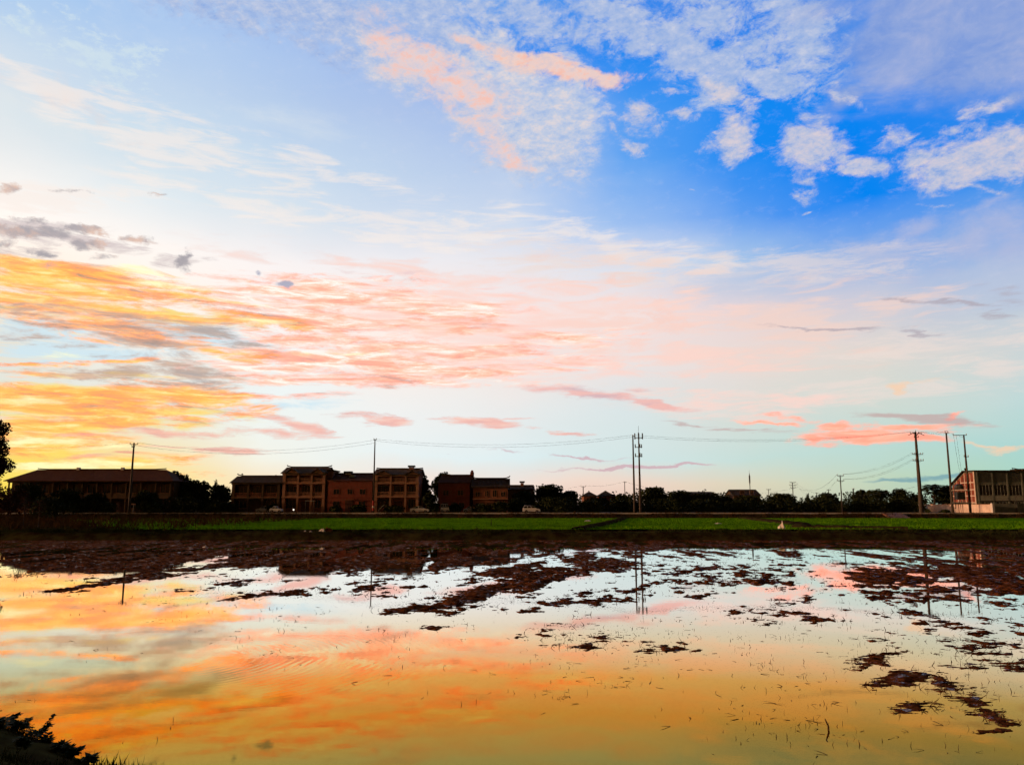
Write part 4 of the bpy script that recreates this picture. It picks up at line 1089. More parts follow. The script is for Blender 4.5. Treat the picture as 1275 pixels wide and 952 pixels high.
# small lamp sign bracket on its foot
pB, eB, tB = pole('utility_pole', 'slim dark pole with marker bands between the first brick and the brown balcony house', 464.5, 171.5, 546.5, .22, .11, [(.15, .28, .42)])
m_ = MB(); m_.tube([(0, 0, .5), (0, 0, 2.6)], .235, 12); m_.build('marker_band', M['red_paint'], pB)
m_ = MB(); m_.tube([(0, 0, 1.1), (0, 0, 1.5)], .245, 12); m_.build('marker_band', M['white_paint'], pB)
pC, eC, tC = pole('utility_pole', 'tall plain black pole, left one of the twin poles in mid picture', 790.2, 164.5, 541.5, .24, .13, [(.25, .12, .45)])
pD, eD, tD = pole('utility_pole', 'thickest concrete pole with three levels of cross arms, by the peach wall', 1147.5, 164.6, 537.5, .46, .20,
                  [(.35, 1.25, 1.15), (1.15, .5, .5), (4.7, 1.15, 1.15), (6.0, 1.15, 1.15)])
# curved top bracket
for s_ in (-1, 1):
    m_ = MB(); m_.tube([(0, -.3, tD.z - ROAD_Z - .9), (s_*.5, -.3, tD.z - ROAD_Z - .15), (s_*1.1, -.3, tD.z - ROAD_Z - .5), (s_*1.7, -.3, tD.z - ROAD_Z - .75)], .06, 6); m_.build('bracket', M['dark_metal'], pD)
m_ = MB(); m_.tube([(.1, 0, tD.z - ROAD_Z), (.1, 0, tD.z - ROAD_Z + .35)], .06, 6); m_.build('top_pin', M['dark_metal'], pD)
pE, eE, tE = pole('utility_pole', 'slim bare-topped pole, left one of the pair carrying the transformer platform', 1186.5, 164.8, 538.5, .26, .15, [(.15, .3, .3)])
m_ = MB()
m_.tube([(-.3, 0, tE.z - ROAD_Z - .1), (-.3, 0, tE.z - ROAD_Z + .35), (.35, 0, tE.z - ROAD_Z + .35), (.35, 0, tE.z - ROAD_Z - .1)], .04, 5); m_.build('top_ring', M['dark_metal'], pE)
pF, eF, tF = pole('utility_pole', 'slim pole with a long top arm, right one of the pair carrying the transformer', 1208.5, 164.8, 541, .26, .14, [(.12, 2.4, .5), (4.6, .5, .5)])
# transformer platform hung between the two
xe = XS(1186.5, 164.8, ROAD_Z); xf = XS(1208.5, 164.8, ROAD_Z)
tr = thing('transformer_platform', 'transformer with bushings and bent pipe on a steel platform between two right-hand poles', 'transformer', ((xe + xf)/2, 164.8, ROAD_Z))
hw = (xf - xe)/2
ztop = zat(611, 164.8) - ROAD_Z; zbt = zat(625, 164.8) - ROAD_Z
m_ = MB(); m_.box(-hw - .1, hw + .1, -.42, -.28, ztop, ztop + .18); m_.box(-hw - .1, hw + .1, .28, .42, ztop, ztop + .18); m_.build('upper_beam', M['concrete'], tr)
m_ = MB(); m_.box(-hw - .1, hw + .1, -.5, -.3, zbt - .3, zbt); m_.box(-hw - .1, hw + .1, .3, .5, zbt - .3, zbt); m_.build('lower_beam', M['metal'], tr)
m_ = MB(); m_.box(-.95, .75, -.55, .55, zbt + .55, ztop - .15)
for k in range(7): m_.box(-.9 + k*.24, -.84 + k*.24, -.72, -.553, zbt + .7, ztop - .3)
m_.build('tank', M['dark_metal'], tr)
m_ = MB(); m_.tube([(-.1, 0, ztop + .3), (-.1, 0, ztop + 1.2), (-.1, 0, ztop + 1.45)], [.85, .78, .35], 14); m_.build('conservator', M['dark_metal'], tr, smooth=True)
for q in (-.5, .0, .5):
    m_ = MB(); m_.tube([(q, -.3, zbt + .02), (q, -.3, zbt + .5)], [.12, .07], 8); m_.build('bushing', M['porcelain'], tr)
m_ = MB(); m_.tube([(-hw + .35, -.6, 1.0), (-hw + .35, -.6, ztop + 1.7), (-hw + .6, -.6, ztop + 2.1), (-hw + 1.1, -.6, ztop + 2.2), (-hw + 1.5, -.6, ztop + 1.9), (-hw + 1.6, -.6, ztop + 1.3)], .07, 7); m_.build('conduit', M['dark_metal'], tr, smooth=True)
for q in (-.75, -.35, .05):
    m_ = MB(); m_.tube([(q, -.45, .0), (q, -.45, zbt - .3)], .06, 6); m_.build('riser_pipe', M['rust'], tr)
# poles farther away
pG, eG, tG = pole('utility_pole', 'grey two-arm pole standing alone right of centre before the far trees', 1049, 171.3, 591.3, .15, .09, [(.12, .75, .75), (1.2, .75, .75)])
pH, eH, tH = pole('utility_pole', 'far three-arm pole above the treeline, left of the grey two-arm pole', 988.5, 262, 600, .16, .12, [(.15, .95, .95), (1.05, 1.15, 1.15), (1.85, .9, .9)], group='far utility poles over the treeline')
pI, eI, tI = pole('utility_pole', 'far slim pole with a short arm just right of the dark mast house', 958, 300, 608.5, .14, .10, [(.2, .8, .8)], group='far utility poles over the treeline')
pJ, eJ, tJ = pole('utility_pole', 'far slim pole standing immediately left of the tall twin poles', 778.5, 255, 599.5, .14, .10, [(.2, .3, .5)], group='far utility poles over the treeline')
pK, eK, tK = pole('utility_pole', 'far T-shaped pole above the pair of small cottages', 726.5, 262, 605, .17, .13, [(.15, .8, .8)], group='far utility poles over the treeline')
pL, eL, tL = pole('utility_pole', 'tiny far T-shaped pole, nearest to the left of the lone grey two-arm pole', 1033, 330, 609, .15, .12, [(.2, .9, .9)], group='far utility poles over the treeline')
pM, eM, tM = pole('utility_pole', 'tiny far T-shaped pole beside the dark conifers right of the three-arm pole', 1018, 330, 613, .15, .12, [(.2, .6, .6)], group='far utility poles over the treeline')
pN, eN, tN = pole('utility_pole', 'far bare post sticking out of the round trees right of the grey two-arm pole', 1064, 240, 608, .2, .18, [(.2, .3, .3)], group='far utility poles over the treeline', m='bark')

# telecom tower: slim monopole with three tiers of aerials
xt = XS(797.5, 172.5, ROAD_Z)
tw = thing('telecom_tower', 'slim telecom monopole with three tiers of antennas, right one of the twin poles', 'antenna tower', (xt, 172.5, ROAD_Z))
Ht = zat(538.5, 172.5) - ROAD_Z
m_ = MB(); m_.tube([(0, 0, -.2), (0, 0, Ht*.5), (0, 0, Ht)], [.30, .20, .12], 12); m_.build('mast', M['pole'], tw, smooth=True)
m_ = MB(); m_.tube([(0, 0, Ht), (0, 0, Ht + 1.5)], .03, 5); m_.build('lightning_rod', M['dark_metal'], tw)
for dz in (1.3, 3.3, 5.3):
    z = Ht - dz; n_ = 6
    m_ = MB(); R_ = .95 if dz < 2 else .8
    for k in range(n_):
        a0 = 2*math.pi*(k + .3)/n_; a1 = 2*math.pi*(k + 1.3)/n_
        m_.tube([(0, 0, z), (R_*math.cos(a0), R_*math.sin(a0), z + .15)], .035, 5)
        m_.tube([(R_*math.cos(a0), R_*math.sin(a0), z + .15), (R_*math.cos(a1), R_*math.sin(a1), z + .15)], .03, 5)
    m_.build('antenna_ring', M['dark_metal'], tw)
    for k in range(3 if dz > 2 else 6):
        q = 6 if dz < 2 else 3
        a0 = 2*math.pi*(k + .3)/q
        s_ = MB(); cx, cy = R_*math.cos(a0), R_*math.sin(a0)
        s_.box(cx - .10, cx + .10, cy - .07, cy + .07, z - .1 if dz < 2 else z, z + (1.15 if dz < 2 else .8)); s_.build('antenna_panel', M['metal'], tw)
# radio mast on the far house
xm = XS(934, 258, 8)
rm_ = thing('radio_mast', 'thin radio mast with a thickened top standing on the dark far house', 'mast', (xm, 258, GZ))
Hm = zat(589, 258) - GZ
m_ = MB(); m_.tube([(0, 0, 0), (0, 0, Hm)], [.16, .10], 8); m_.build('mast', M['dark_metal'], rm_)
m_ = MB(); m_.tube([(0, 0, Hm - 3.6), (0, 0, Hm - 2.9), (0, 0, Hm - .8), (0, 0, Hm - .5)], [.1, .24, .24, .1], 8); m_.build('antenna_panel', M['dark_metal'], rm_)
m_ = MB(); m_.tube([(0, 0, Hm), (0, 0, Hm + 1.0)], .04, 5); m_.build('lightning_rod', M['dark_metal'], rm_)

# wires along the road
def Pt(px, py, Y): return P(px, py, Y)
wire(Pt(-60, 553, 160), eA[0][0], .9, 'wire running off the picture to the left from the leaning concrete pole')
for k, (q, y0, y1) in enumerate(((0, 0, 0),)):
    wire(eA[0][-1], (tB.x - .2, tB.y, tB.z - .2), 2.0, 'upper wire from the leaning left pole to the slim banded pole')
    wire(eA[1][-1], (tB.x, tB.y, tB.z - .8), 2.1, 'lower wire from the leaning left pole to the slim banded pole')
wire((tB.x + .3, tB.y, tB.z), (tC.x, tC.y, tC.z), 1.6, 'upper wire sagging between the slim banded pole and the twin poles')
wire((tB.x + .3, tB.y, tB.z - .4), (tC.x, tC.y, tC.z - .4), 1.75, 'lower wire sagging between the slim banded pole and the twin poles')
aD = eD[0]
wire(tC + Vector((.4, 0, 0)), aD[0], 1.3, 'upper wire from the twin poles to the thick three-arm pole')
wire(tC + Vector((.4, 0, -.35)), aD[1], 1.45, 'lower wire from the twin poles to the thick three-arm pole')
wire(aD[-1], tE + Vector((-.2, 0, .2)), .15, 'short upper wire from the thick pole to the bare-topped pole')
wire(aD[-2], tE + Vector((-.2, 0, -.1)), .25, 'short lower wire from the thick pole to the bare-topped pole')
wire(tE + Vector((.3, 0, .2)), eF[0][0], .12, 'short wire joining the tops of the transformer poles')
for k in range(4):
    wire(eG[k % 2][(-1, -1, 1, 1)[k]], eD[2 + k % 2][(0, 0, 1, 1)[k]], .9 + .12*k,
         ['topmost of the slanting wires up to the thick pole', 'second highest of the slanting wires up to the thick pole', 'third of the slanting wires up to the thick pole', 'lowest of the slanting wires up to the thick pole'][k], .016)
for k in range(2):
    wire(eH[k][-1], eG[k][0], 3.2 + k*.6, ['upper wire from the far three-arm pole to the grey two-arm pole', 'lower wire from the far three-arm pole to the grey two-arm pole'][k], .02)
# the second, lower line
wire(Pt(640, 612.5, 262), eK[0][0], .8, 'low far wire arriving at the T-shaped pole over the cottages', 0.02)
wire(eK[0][-1], tJ, .6, 'low far wire between the T-shaped pole and the pole left of the twins', .024)
wire(tJ, Pt(988.5, 607.5, 262), 3.4, 'long low far wire from left of the twin poles to the three-arm pole', .024)
wire(Pt(988.5, 606, 262), Pt(1152, 602.5, 165.5), 2.6, 'low wire from the three-arm pole to the middle of the thick pole', .022)
wire(Pt(1152, 602.5, 165.5), Pt(1205, 601, 165.2), .5, 'low wire from the thick pole to the transformer poles', .02)
# drop wires by the transformer
wire(eF[0][0], Pt(1197, 600, 164.6), .3, 'left drop wire hanging down to the transformer', .02)
wire((eF[0][0][0] + .6, eF[0][0][1], eF[0][0][2] - .3), Pt(1199, 600, 164.6), -.2, 'right drop wire hanging down to the transformer', .02)
# ------------------------------------------------------------------ trees and plants
def leaf_cloud(lumps, n, size, flat=.6):
    """many small leaf faces through the volume of some lumps: (x, y, z, rx, ry, rz)"""
    lumps = np.array(lumps, float)
    vol = lumps[:, 3]*lumps[:, 4]*lumps[:, 5]; pr = vol**.8/np.sum(vol**.8)
    idx = rng.choice(len(lumps), n, p=pr)
    d = rng.normal(0, 1, (n, 3)); d /= np.linalg.norm(d, axis=1)[:, None]
    r = rng.random(n)**.40
    r = r*(1 + .16*(rng.random(n) - .4))
    C = lumps[idx, :3] + d*r[:, None]*lumps[idx, 3:]
    # clumping: pull towards random twig centres
    tw = C[rng.choice(n, max(20, n//14))]
    j = rng.integers(0, len(tw), n)
    # pull only to near ones
    near = np.linalg.norm(tw[j] - C, axis=1) < size*5
    C[near] = C[near]*.5 + tw[j][near]*.5
    a = rng.normal(0, 1, (n, 3)); a /= np.linalg.norm(a, axis=1)[:, None]
    b_ = rng.normal(0, 1, (n, 3)); b_ -= (a*b_).sum(1)[:, None]*a; b_ /= np.linalg.norm(b_, axis=1)[:, None]
    s = (size*rng.uniform(.5, 1.3, n))[:, None]
    V = np.concatenate([C - a*s, C + b_*s*flat, C + a*s, C - b_*s*flat], 0)
    k = np.arange(n); F = np.stack([k, k + n, k + 2*n, k + 3*n], 1)
    return V, F

def lumpy(h, w, trunk, k=9, seed=0, shape='round'):
    r_ = random.Random(seed); L_ = []
    for i in range(k):
        t = (i + .5)/k
        z = trunk + (h - trunk)*(.15 + .8*t)
        if shape == 'round': wid = w*.5*math.sin(math.pi*min(.97, .22 + .68*t))
        elif shape == 'cone': wid = w*.5*(1.05 - t)
        elif shape == 'flat': wid = w*.5*(.55 + .5*t)
        else: wid = w*.5
        a = i*2.4 + r_.uniform(-.4, .4); d = wid*r_.uniform(.25, .6)
        s = wid*r_.uniform(.5, .75)
        L_.append((math.cos(a)*d, math.sin(a)*d, min(z, h - s*.62), s, s, s*(.65 if shape != 'flat' else .35)))
    L_.append((0, 0, trunk + (h - trunk)*.5, w*.30, w*.30, (h - trunk)*.40))
    return L_

def trunk_mesh(h, r, lumps, seed=0):
    r_ = random.Random(seed + 5)
    m = MB(); top = Vector((r_.uniform(-.2, .2), r_.uniform(-.2, .2), h))
    m.tube([(0, 0, -.2), (0, 0, h*.3), tuple(top*.7), tuple(top)], [r*1.25, r, r*.7, r*.35], 8)
    for (x, y, z, sx, sy, sz) in lumps[:7]:
        st = Vector((0, 0, min(h*.75, max(h*.3, z*.5)))); e = Vector((x, y, z)); mid = st.lerp(e, .5) + Vector((0, 0, .1*h))
        m.tube([st, mid, e], [r*.5, r*.35, r*.12], 6)
    return m

PROTO = {}
def tree(name, label, px, Y, y_top, w_px, kind='round', trunk=.22, leafm='leaf_dark', n=2200, size=.30, zb=GZ, group=None, seed=0, cat='tree'):
    x = XS(px, Y, 5); H = zat(y_top, Y) - zb; W = XS(px + w_px/2, Y, 5) - XS(px - w_px/2, Y, 5)
    root = thing(name, label, cat, (x, Y, zb), 0, group)
    key = (kind, leafm, n, size, seed, round(W/H*3))
    if key not in PROTO:
        lumps = lumpy(H, W, H*trunk, {'round': 11, 'cone': 8, 'flat': 9}.get(kind, 9), seed, kind)
        V, F = leaf_cloud(lumps, n, size)
        crown = np_obj('crown', V, F, M[leafm], root)
        tr_ = trunk_mesh(H*.7, max(.10, H*.022), lumps, seed).build('trunk', M['bark'], root, smooth=True)
        PROTO[key] = (crown, tr_, W, H)
    else:
        c0, t0, W0, H0 = PROTO[key]
        for o in (c0, t0):
            c_ = o.copy(); col.objects.link(c_); c_.parent = root; c_.scale = (W/W0, W/W0, H/H0); c_.rotation_euler[2] = random.uniform(0, 6.28)
    return root

GT = 'trees behind the houses'; GF = 'far trees along the horizon'
tree('tree', 'broad round tree at the right end of the long row building', 216, 188, 586, 52, n=5000, size=.34, group=GT, seed=1)
tree('tree', 'lower sloping tree right of the broad tree by the row building', 242, 186, 597, 42, n=3600, size=.33, group=GT, seed=2)
tree('tree', 'rounded small tree left of the dim olive house', 274, 190, 603, 34, n=2600, size=.32, group=GT, seed=3)
tree('conifer', 'short pointed conifer in the gap left of the dim olive house', 267.5, 200, 593.5, 9, 'cone', .1, n=1200, size=.22, group=GT, seed=4)
for px, yt, w, lb in ((300, 582.5, 6, 'thin sparse conifer, leftmost of four over the olive house roof'), (310, 587.5, 7, 'short bushy conifer, second of four over the olive house roof'),
                     (328.5, 586.5, 7.5, 'wide low conifer, third of four over the olive house roof'), (342, 584.5, 6, 'slender conifer nearest the tall tan house')):
    tree('conifer', lb, px, 215, yt, w, 'cone', .15, n=500, size=.20, group='conifers over the olive roof', seed=int(px) % 7)
tree('tree', 'narrow tree touching the right side of the brown balcony house', 528, 186, 590, 20, n=2000, size=.32, group=GT, seed=5)
tree('tree', 'dense round-topped tree between the balcony house and the second brick house', 551, 193, 586.8, 36, n=3600, size=.34, group=GT, seed=6)
tree('tree', 'low dark tree in front of the left brick gable', 535, 176, 612, 18, n=1800, size=.28, group=GT, seed=7)
tree('tree', 'wide dark flat-topped tree behind the long shed', 684, 205, 603, 48, n=4200, size=.36, group=GT, seed=8)
tree('tree', 'smaller sloping tree between the flat-topped tree and the cottages', 709, 208, 610.5, 28, n=2200, size=.34, group=GT, seed=9)
tree('tree', 'low bushy tree in front of the long shed', 652, 186, 611, 34, n=2600, size=.32, group=GT, seed=10)
tree('tree', 'low bushy tree between the second cottage and the twin poles', 775, 222, 615, 28, n=2200, size=.34, group=GT, seed=11)
tree('tree', 'low shrubby tree in front of the two cottages', 742, 206, 619, 36, n=2400, size=.32, group=GT, seed=12)
tree('tree', 'big humped tree just right of the telecom monopole', 815, 214, 606, 40, n=4000, size=.36, group=GT, seed=13)
tree('tree', 'long low tree right of the humped tree', 846, 222, 611, 42, n=3400, size=.36, group=GT, seed=14)
tree('tree', 'even-topped dark tree in front of the low warehouse', 878, 226, 614, 44, n=3400, size=.36, group=GT, seed=15)
tree('tree', 'small round tree closing the row before the mast house', 902, 232, 616.5, 22, n=1600, size=.34, group=GT, seed=16)
tree('tree', 'dark shrubby tree at the foot of the mast house', 932, 236, 617, 44, n=2600, size=.36, group=GF, seed=17)
tree('tree', 'low tree below the far three-arm pole', 975, 240, 614, 40, n=2800, size=.36, group=GF, seed=18)
tree('conifer', 'small far conifer right of the three-arm pole', 1006, 262, 611.5, 8, 'cone', .1, n=700, size=.26, group=GF, seed=19)
tree('tree', 'rounded tree just left of the grey two-arm pole', 1030, 232, 613, 30, n=2200, size=.34, group=GF, seed=20)
tree('tree', 'dark tree just right of the grey two-arm pole', 1073, 226, 609.5, 26, n=2200, size=.34, group=GF, seed=21)
tree('tree', 'airy spreading tree with sky showing through its canopy', 1093, 218, 607, 34, 'flat', .45, n=2000, size=.26, group=GF, seed=22)
tree('tree', 'rounded airy tree next left of the thick pole', 1121, 216, 607.5, 30, n=2400, size=.28, group=GF, seed=23)
tree('tree', 'low dark tree directly behind the thick pole', 1142, 214, 615, 22, n=1600, size=.3, group=GF, seed=24)
tree('tree', 'dark round tree behind the transformer poles', 1180, 212, 604, 30, n=3000, size=.32, group=GF, seed=25)

# feathery tree with drooping fronds
def frond_tree(label, px, Y, y_top, w_px):
    x = XS(px, Y, 5); H = zat(y_top, Y) - GZ; W = (XS(px + w_px/2, Y, 5) - XS(px - w_px/2, Y, 5))
    root = thing('frond_tree', label, 'tree', (x, Y, GZ), 0, GF)
    Vs = []; Fs = []; n0 = 0
    for k in range(46):
        a = random.uniform(0, 6.28); up = random.uniform(.05, 1); l = W*.5*random.uniform(.6, 1.05)
        z0 = H*(.55 + .32*up)
        pts = []
        for q in range(12):
            t = q/11
            pts.append(Vector((math.cos(a)*l*t, math.sin(a)*l*t, z0 + H*.18*(t - t*t*1.25))))
        for q in range(11):
            p0, p1 = pts[q], pts[q + 1]; d = (p1 - p0)
            for s_ in (-1, 1):
                side = Vector((-math.sin(a), math.cos(a), 0))*s_*.45 + Vector((0, 0, -.22))
                Vs += [p0, p0 + d*.8, p0 + d*.9 + side, p0 + d*.1 + side*.9]; Fs.append((n0, n0 + 1, n0 + 2, n0 + 3)); n0 += 4
    np_obj('crown', np.array([tuple(v) for v in Vs]), Fs, M['leaf_dark'], root)
    m = MB(); m.tube([(0, 0, -.2), (.1, 0, H*.4), (0, 0, H*.82)], [.28, .2, .1], 8)
    for k in range(6):
        a = k*1.05; m.tube([(0, 0, H*.4), (math.cos(a)*W*.12, math.sin(a)*W*.12, H*.62), (math.cos(a)*W*.3, math.sin(a)*W*.3, H*.74)], [.12, .09, .04], 6)
    m.build('trunk', M['bark'], root)
frond_tree('feathery tree with spreading fronds between the thick pole and the transformer poles', 1163, 210, 598.5, 40)
tree('shrub', 'dark tuft on the roof corner of the grey workshop, beside the right transformer pole', 1206, 183, 581.5, 7, n=60, size=.2, zb=zat(586.5, 183), group=None, seed=26, trunk=.2, cat='plant')

# big tree at the left edge, nearer
tree('tree', 'nearest tree with reddish dark leaves cut off by the left picture edge', -18, 92, 505, 64, n=11000, size=.17, zb=1.0, leafm='leaf_red', trunk=.18, seed=31, group=None)
for px, Y, yt, w, sd, lb in ((35, 168, 600, 44, 70, 'dark tree hiding the left end of the row building'), (84, 172, 607, 40, 71, 'dark tree before the second bays of the row building'),
                             (120, 172, 613, 34, 72, 'lower dark tree right before the leaning pole, in front of the row building'), (182, 174, 610, 34, 73, 'dark tree before the right-hand bays of the row building')):
    tree('tree', lb, px, Y, yt, w, n=2600, size=.27, group='dark trees before the row building', seed=sd, trunk=.12)
# shrubs in front of houses and at the left bank
GS = 'shrubs along the road verge'
for (px, Y, yt, w, sd, lb, lm) in (
    (12, 158, 606, 60, 40, 'tallest dark bush at the left edge under the reddish tree', 'leaf_red'),
    (62, 150, 618, 56, 41, 'spreading dark bush before the gate lodge', 'leaf_dark'),
    (100, 171, 622, 44, 42, 'dark bush at the foot of the row building, left of the leaning pole', 'leaf_dark'),
    (132, 171.5, 624, 30, 43, 'rounded bush close to the left of the leaning pole', 'leaf'),
    (190, 171.5, 624, 40, 44, 'broad bush close to the right of the leaning pole', 'leaf'),
    (228, 173, 618, 50, 45, 'large dark bush filling the corner under the sloping tree', 'leaf_dark'),
    (262, 173, 622, 44, 46, 'dark bush between the sloping tree and the olive house', 'leaf_dark'),
    (285, 174, 626, 24, 47, 'small bush at the left corner of the olive house', 'leaf_dark'),
    (340, 173.5, 627, 16, 48, 'small bush at the right corner of the olive house', 'leaf_dark'),
    (419, 173.5, 629, 18, 49, 'low bush before the left window of the first brick house', 'leaf'),
    (446, 173.5, 628, 24, 50, 'low bush before the right window of the first brick house', 'leaf'),
    (490, 173.5, 629, 26, 51, 'low bush before the brown balcony house', 'leaf'),
    (540, 173.5, 625, 20, 52, 'bush behind the parked white saloon', 'leaf_dark'),
    (567, 174.5, 626, 18, 53, 'bush beside the small white van', 'leaf_dark'),
    (600, 174, 627, 26, 54, 'bush at the left of the curled roof house', 'leaf'),
    (622, 174, 624, 28, 55, 'taller bush at the right of the curled roof house', 'leaf'),
    (645, 176, 620, 26, 56, 'dark bush left of the parked estate car', 'leaf_dark'),
    (690, 175, 618, 50, 57, 'wide dark bush right of the parked estate car', 'leaf_dark'),
    (735, 178, 622, 44, 58, 'dim bush below the two cottages', 'leaf'),
    (778, 180, 621, 40, 59, 'bush just left of the twin poles', 'leaf_dark'),
    (826, 180, 620, 50, 60, 'wide bush just right of the twin poles', 'leaf_dark'),
    (874, 182, 621, 56, 61, 'wide bush below the low warehouse', 'leaf_dark'),
    (925, 184, 622, 56, 62, 'wide bush below the mast house', 'leaf_dark'),
    (975, 184, 621, 54, 63, 'wide bush below the far three-arm pole', 'leaf_dark'),
    (1025, 184, 620, 54, 64, 'wide bush left of the foot of the grey two-arm pole', 'leaf_dark'),
    (1075, 186, 619, 56, 65, 'wide bush right of the foot of the grey two-arm pole', 'leaf_dark'),
    (1118, 188, 619, 44, 66, 'wide bush left of the foot of the thick pole', 'leaf_dark'),
    (1154, 170.8, 634, 8, 67, 'small weed clump right of the foot of the thick pole', 'leaf'),
    (1175, 170.8, 634.5, 14, 68, 'small weed clump before the sunlit peach wall', 'leaf')):
    tree('bush', lb, px, Y, yt, w, 'round', .05, lm, n=int(500 + w*34), size=.26 if Y > 165 else .24, group=GS, seed=sd, cat='bush', zb=ROAD_Z - .05 if Y > 162 else 1.0)

# the wood on the horizon: one mass
def treeline():
    Vs = []; n0 = 0; lum = []
    for px in np.arange(-240, 1500, 9):
        Y = random.uniform(265, 330); x = XS(px, Y, 4)
        h = 3.6 + 3.4*fbm(np.array([px*.02]), np.array([1.0]), 3)[0] + random.uniform(-.6, .9)
        w = random.uniform(2.5, 4.4)
        lum.append((x, Y, GZ + h*.45, w, w, h*.62))
    V, F = leaf_cloud(lum, 26000, .55)
    V = V[:, :]
    o = np_obj('treeline', V, F, M['leaf_dark']); tag(o, 'dark continuous far wood along the horizon', kind='stuff')
treeline()
def hedge_mass():
    lum = []
    for px in np.arange(640, 1150, 7):
        Y = random.uniform(192, 200); x = XS(px, Y, 3)
        lum.append((x, Y, GZ + .9, 1.8, 1.5, random.uniform(1.2, 2.1)))
    V, F = leaf_cloud(lum, 15000, .32)
    o = np_obj('undergrowth', V, F, M['leaf_dark']); tag(o, 'dark continuous undergrowth below the trees beyond the road', kind='stuff')
hedge_mass()

# weeds along dikes and banks
def weeds(name, label, n, fx, fy, h0, h1, w, m):
    pts = []; ds = []; ws = []
    X = fx(n); Y = fy(n, X); Z = terrain_z(X, Y)
    cl = fbm(X*.6 + 5, Y*.6, 3)
    keep = cl > .38
    X, Y, Z, cl = X[keep], Y[keep], Z[keep], cl[keep]; n = len(X)
    h = rng.uniform(h0, h1, n)*(.4 + 1.6*(cl - .38)*2.6)
    d = np.stack([rng.normal(0, .4, n)*h, rng.normal(0, .4, n)*h, h], 1)
    return sticks(name, np.stack([X, Y, Z - .02], 1), d, rng.uniform(.6, 1.2, n)*w, m, label)
weeds('weeds', 'dark weeds growing over the dike before the rice field', 16000, lambda n: rng.uniform(-75, 75, n), lambda n, X: rng.uniform(82.6, 87.4, n), .06, .24, .025, M['weed'])
weeds('weeds', 'dark weeds on the slope of the road embankment', 16000, lambda n: rng.uniform(-125, 125, n), lambda n, X: rng.uniform(158.6, 162.5, n), .15, .5, .04, M['dry_weed'])
weeds('weeds', 'grass tufts and weeds on the near bank at the lower left corner', 9000, lambda n: rng.uniform(-13, -4.6, n), lambda n, X: near_edge(X) - rng.random(n)**1.3*3.4 + .10, .02, .13, .008, M['weed'])
weeds('weeds', 'rough dark weeds on the unplanted left corner beside the rice', 14000, lambda n: rng.uniform(-110, -36, n), lambda n, X: rng.uniform(86, 158, n), .3, .9, .05, M['dry_weed'])
def dike_tufts():
    lum = []
    for _ in range(620):
        x = random.uniform(-62, 62); y = random.uniform(83.2, 86.6)
        d = fbm(np.array([x*.13]), np.array([2.0]), 3)[0] + (.12 if x > -6 else 0) + (.22 if x < -40 else 0)
        if random.random() > (d - .38)*4: continue
        h = random.uniform(.08, .26)*(1.7 if x < -40 else 1)
        lum.append((x, y, float(terrain_z(np.array([x]), np.array([y]))[0]) + h*.6, h*random.uniform(.9, 2.2), h*1.2, h))
    V, F = leaf_cloud(lum, 22000, .055)
    o = np_obj('undergrowth', V, F, M['weed']); tag(o, 'low leafy weed clumps along the top of the dike', kind='stuff')
dike_tufts()
# leafy plants at the near bank, hanging over the water
def bank_plant(label, px, py, h, seed):
    g = G(px, py, .1); r_ = random.Random(seed)
    zb = float(terrain_z(np.array([g.x]), np.array([g.y]))[0])
    root = thing('leafy_plant', label, 'plant', (g.x, g.y, max(zb, -.02)), 0, 'leafy plants on the near bank')
    st = MB(); Vs = []; Fs = []; n0 = 0
    for k in range(9):
        a = r_.uniform(0, 6.28); l = h*r_.uniform(.5, 1.1)
        e = Vector((math.cos(a)*l*.6, math.sin(a)*l*.6, l*.8)); mid = e*.5 + Vector((0, 0, l*.15))
        st.tube([(0, 0, 0), mid, e], [.008, .006, .003], 5)
        for q in range(9):
            t = .25 + .75*q/8; p = Vector((0, 0, 0)).lerp(e, t) + Vector((0, 0, l*.15*math.sin(t*3.1)))
            for s_ in (-1, 1):
                b_ = a + s_*r_.uniform(.5, 1.4); ll = r_.uniform(.06, .13)
                d = Vector((math.cos(b_), math.sin(b_), r_.uniform(-.2, .6))).normalized()*ll
                sd = d.cross(Vector((0, 0, 1))).normalized()*ll*.38
                Vs += [p, p + d*.45 + sd, p + d, p + d*.45 - sd]; Fs.append((n0, n0 + 1, n0 + 2, n0 + 3)); n0 += 4
    st.build('stem', M['weed'], root)
    np_obj('foliage', np.array([tuple(v) for v in Vs]), Fs, M['leaf'], root)
for k, (px, py, h, lb) in enumerate(((6, 893, .55, 'leafy plant leaning in at the very left edge of the near bank'), (45, 905, .62, 'tallest leafy plant reaching over the water at lower left'), (22, 915, .4, 'leafy plant tucked between the edge plant and the tallest one'),
                                (75, 930, .24, 'small leafy plant halfway down the near bank'), (110, 945, .16, 'tiny leafy plant low on the near bank'), (60, 915, .34, 'bushy leafy plant right behind the small one halfway down the bank'), (30, 945, .42, 'leafy plant in the middle of the near bank slope'), (88, 936, .30, 'ragged leafy plant on the lower bank next to the tiny one'), (132, 950, .14, 'lowest leafy sprig at the water line of the near bank'), (-5, 930, .5, 'broad leafy plant in the lower left corner'))):
    bank_plant(lb, px, py + 6, h*.62, k)
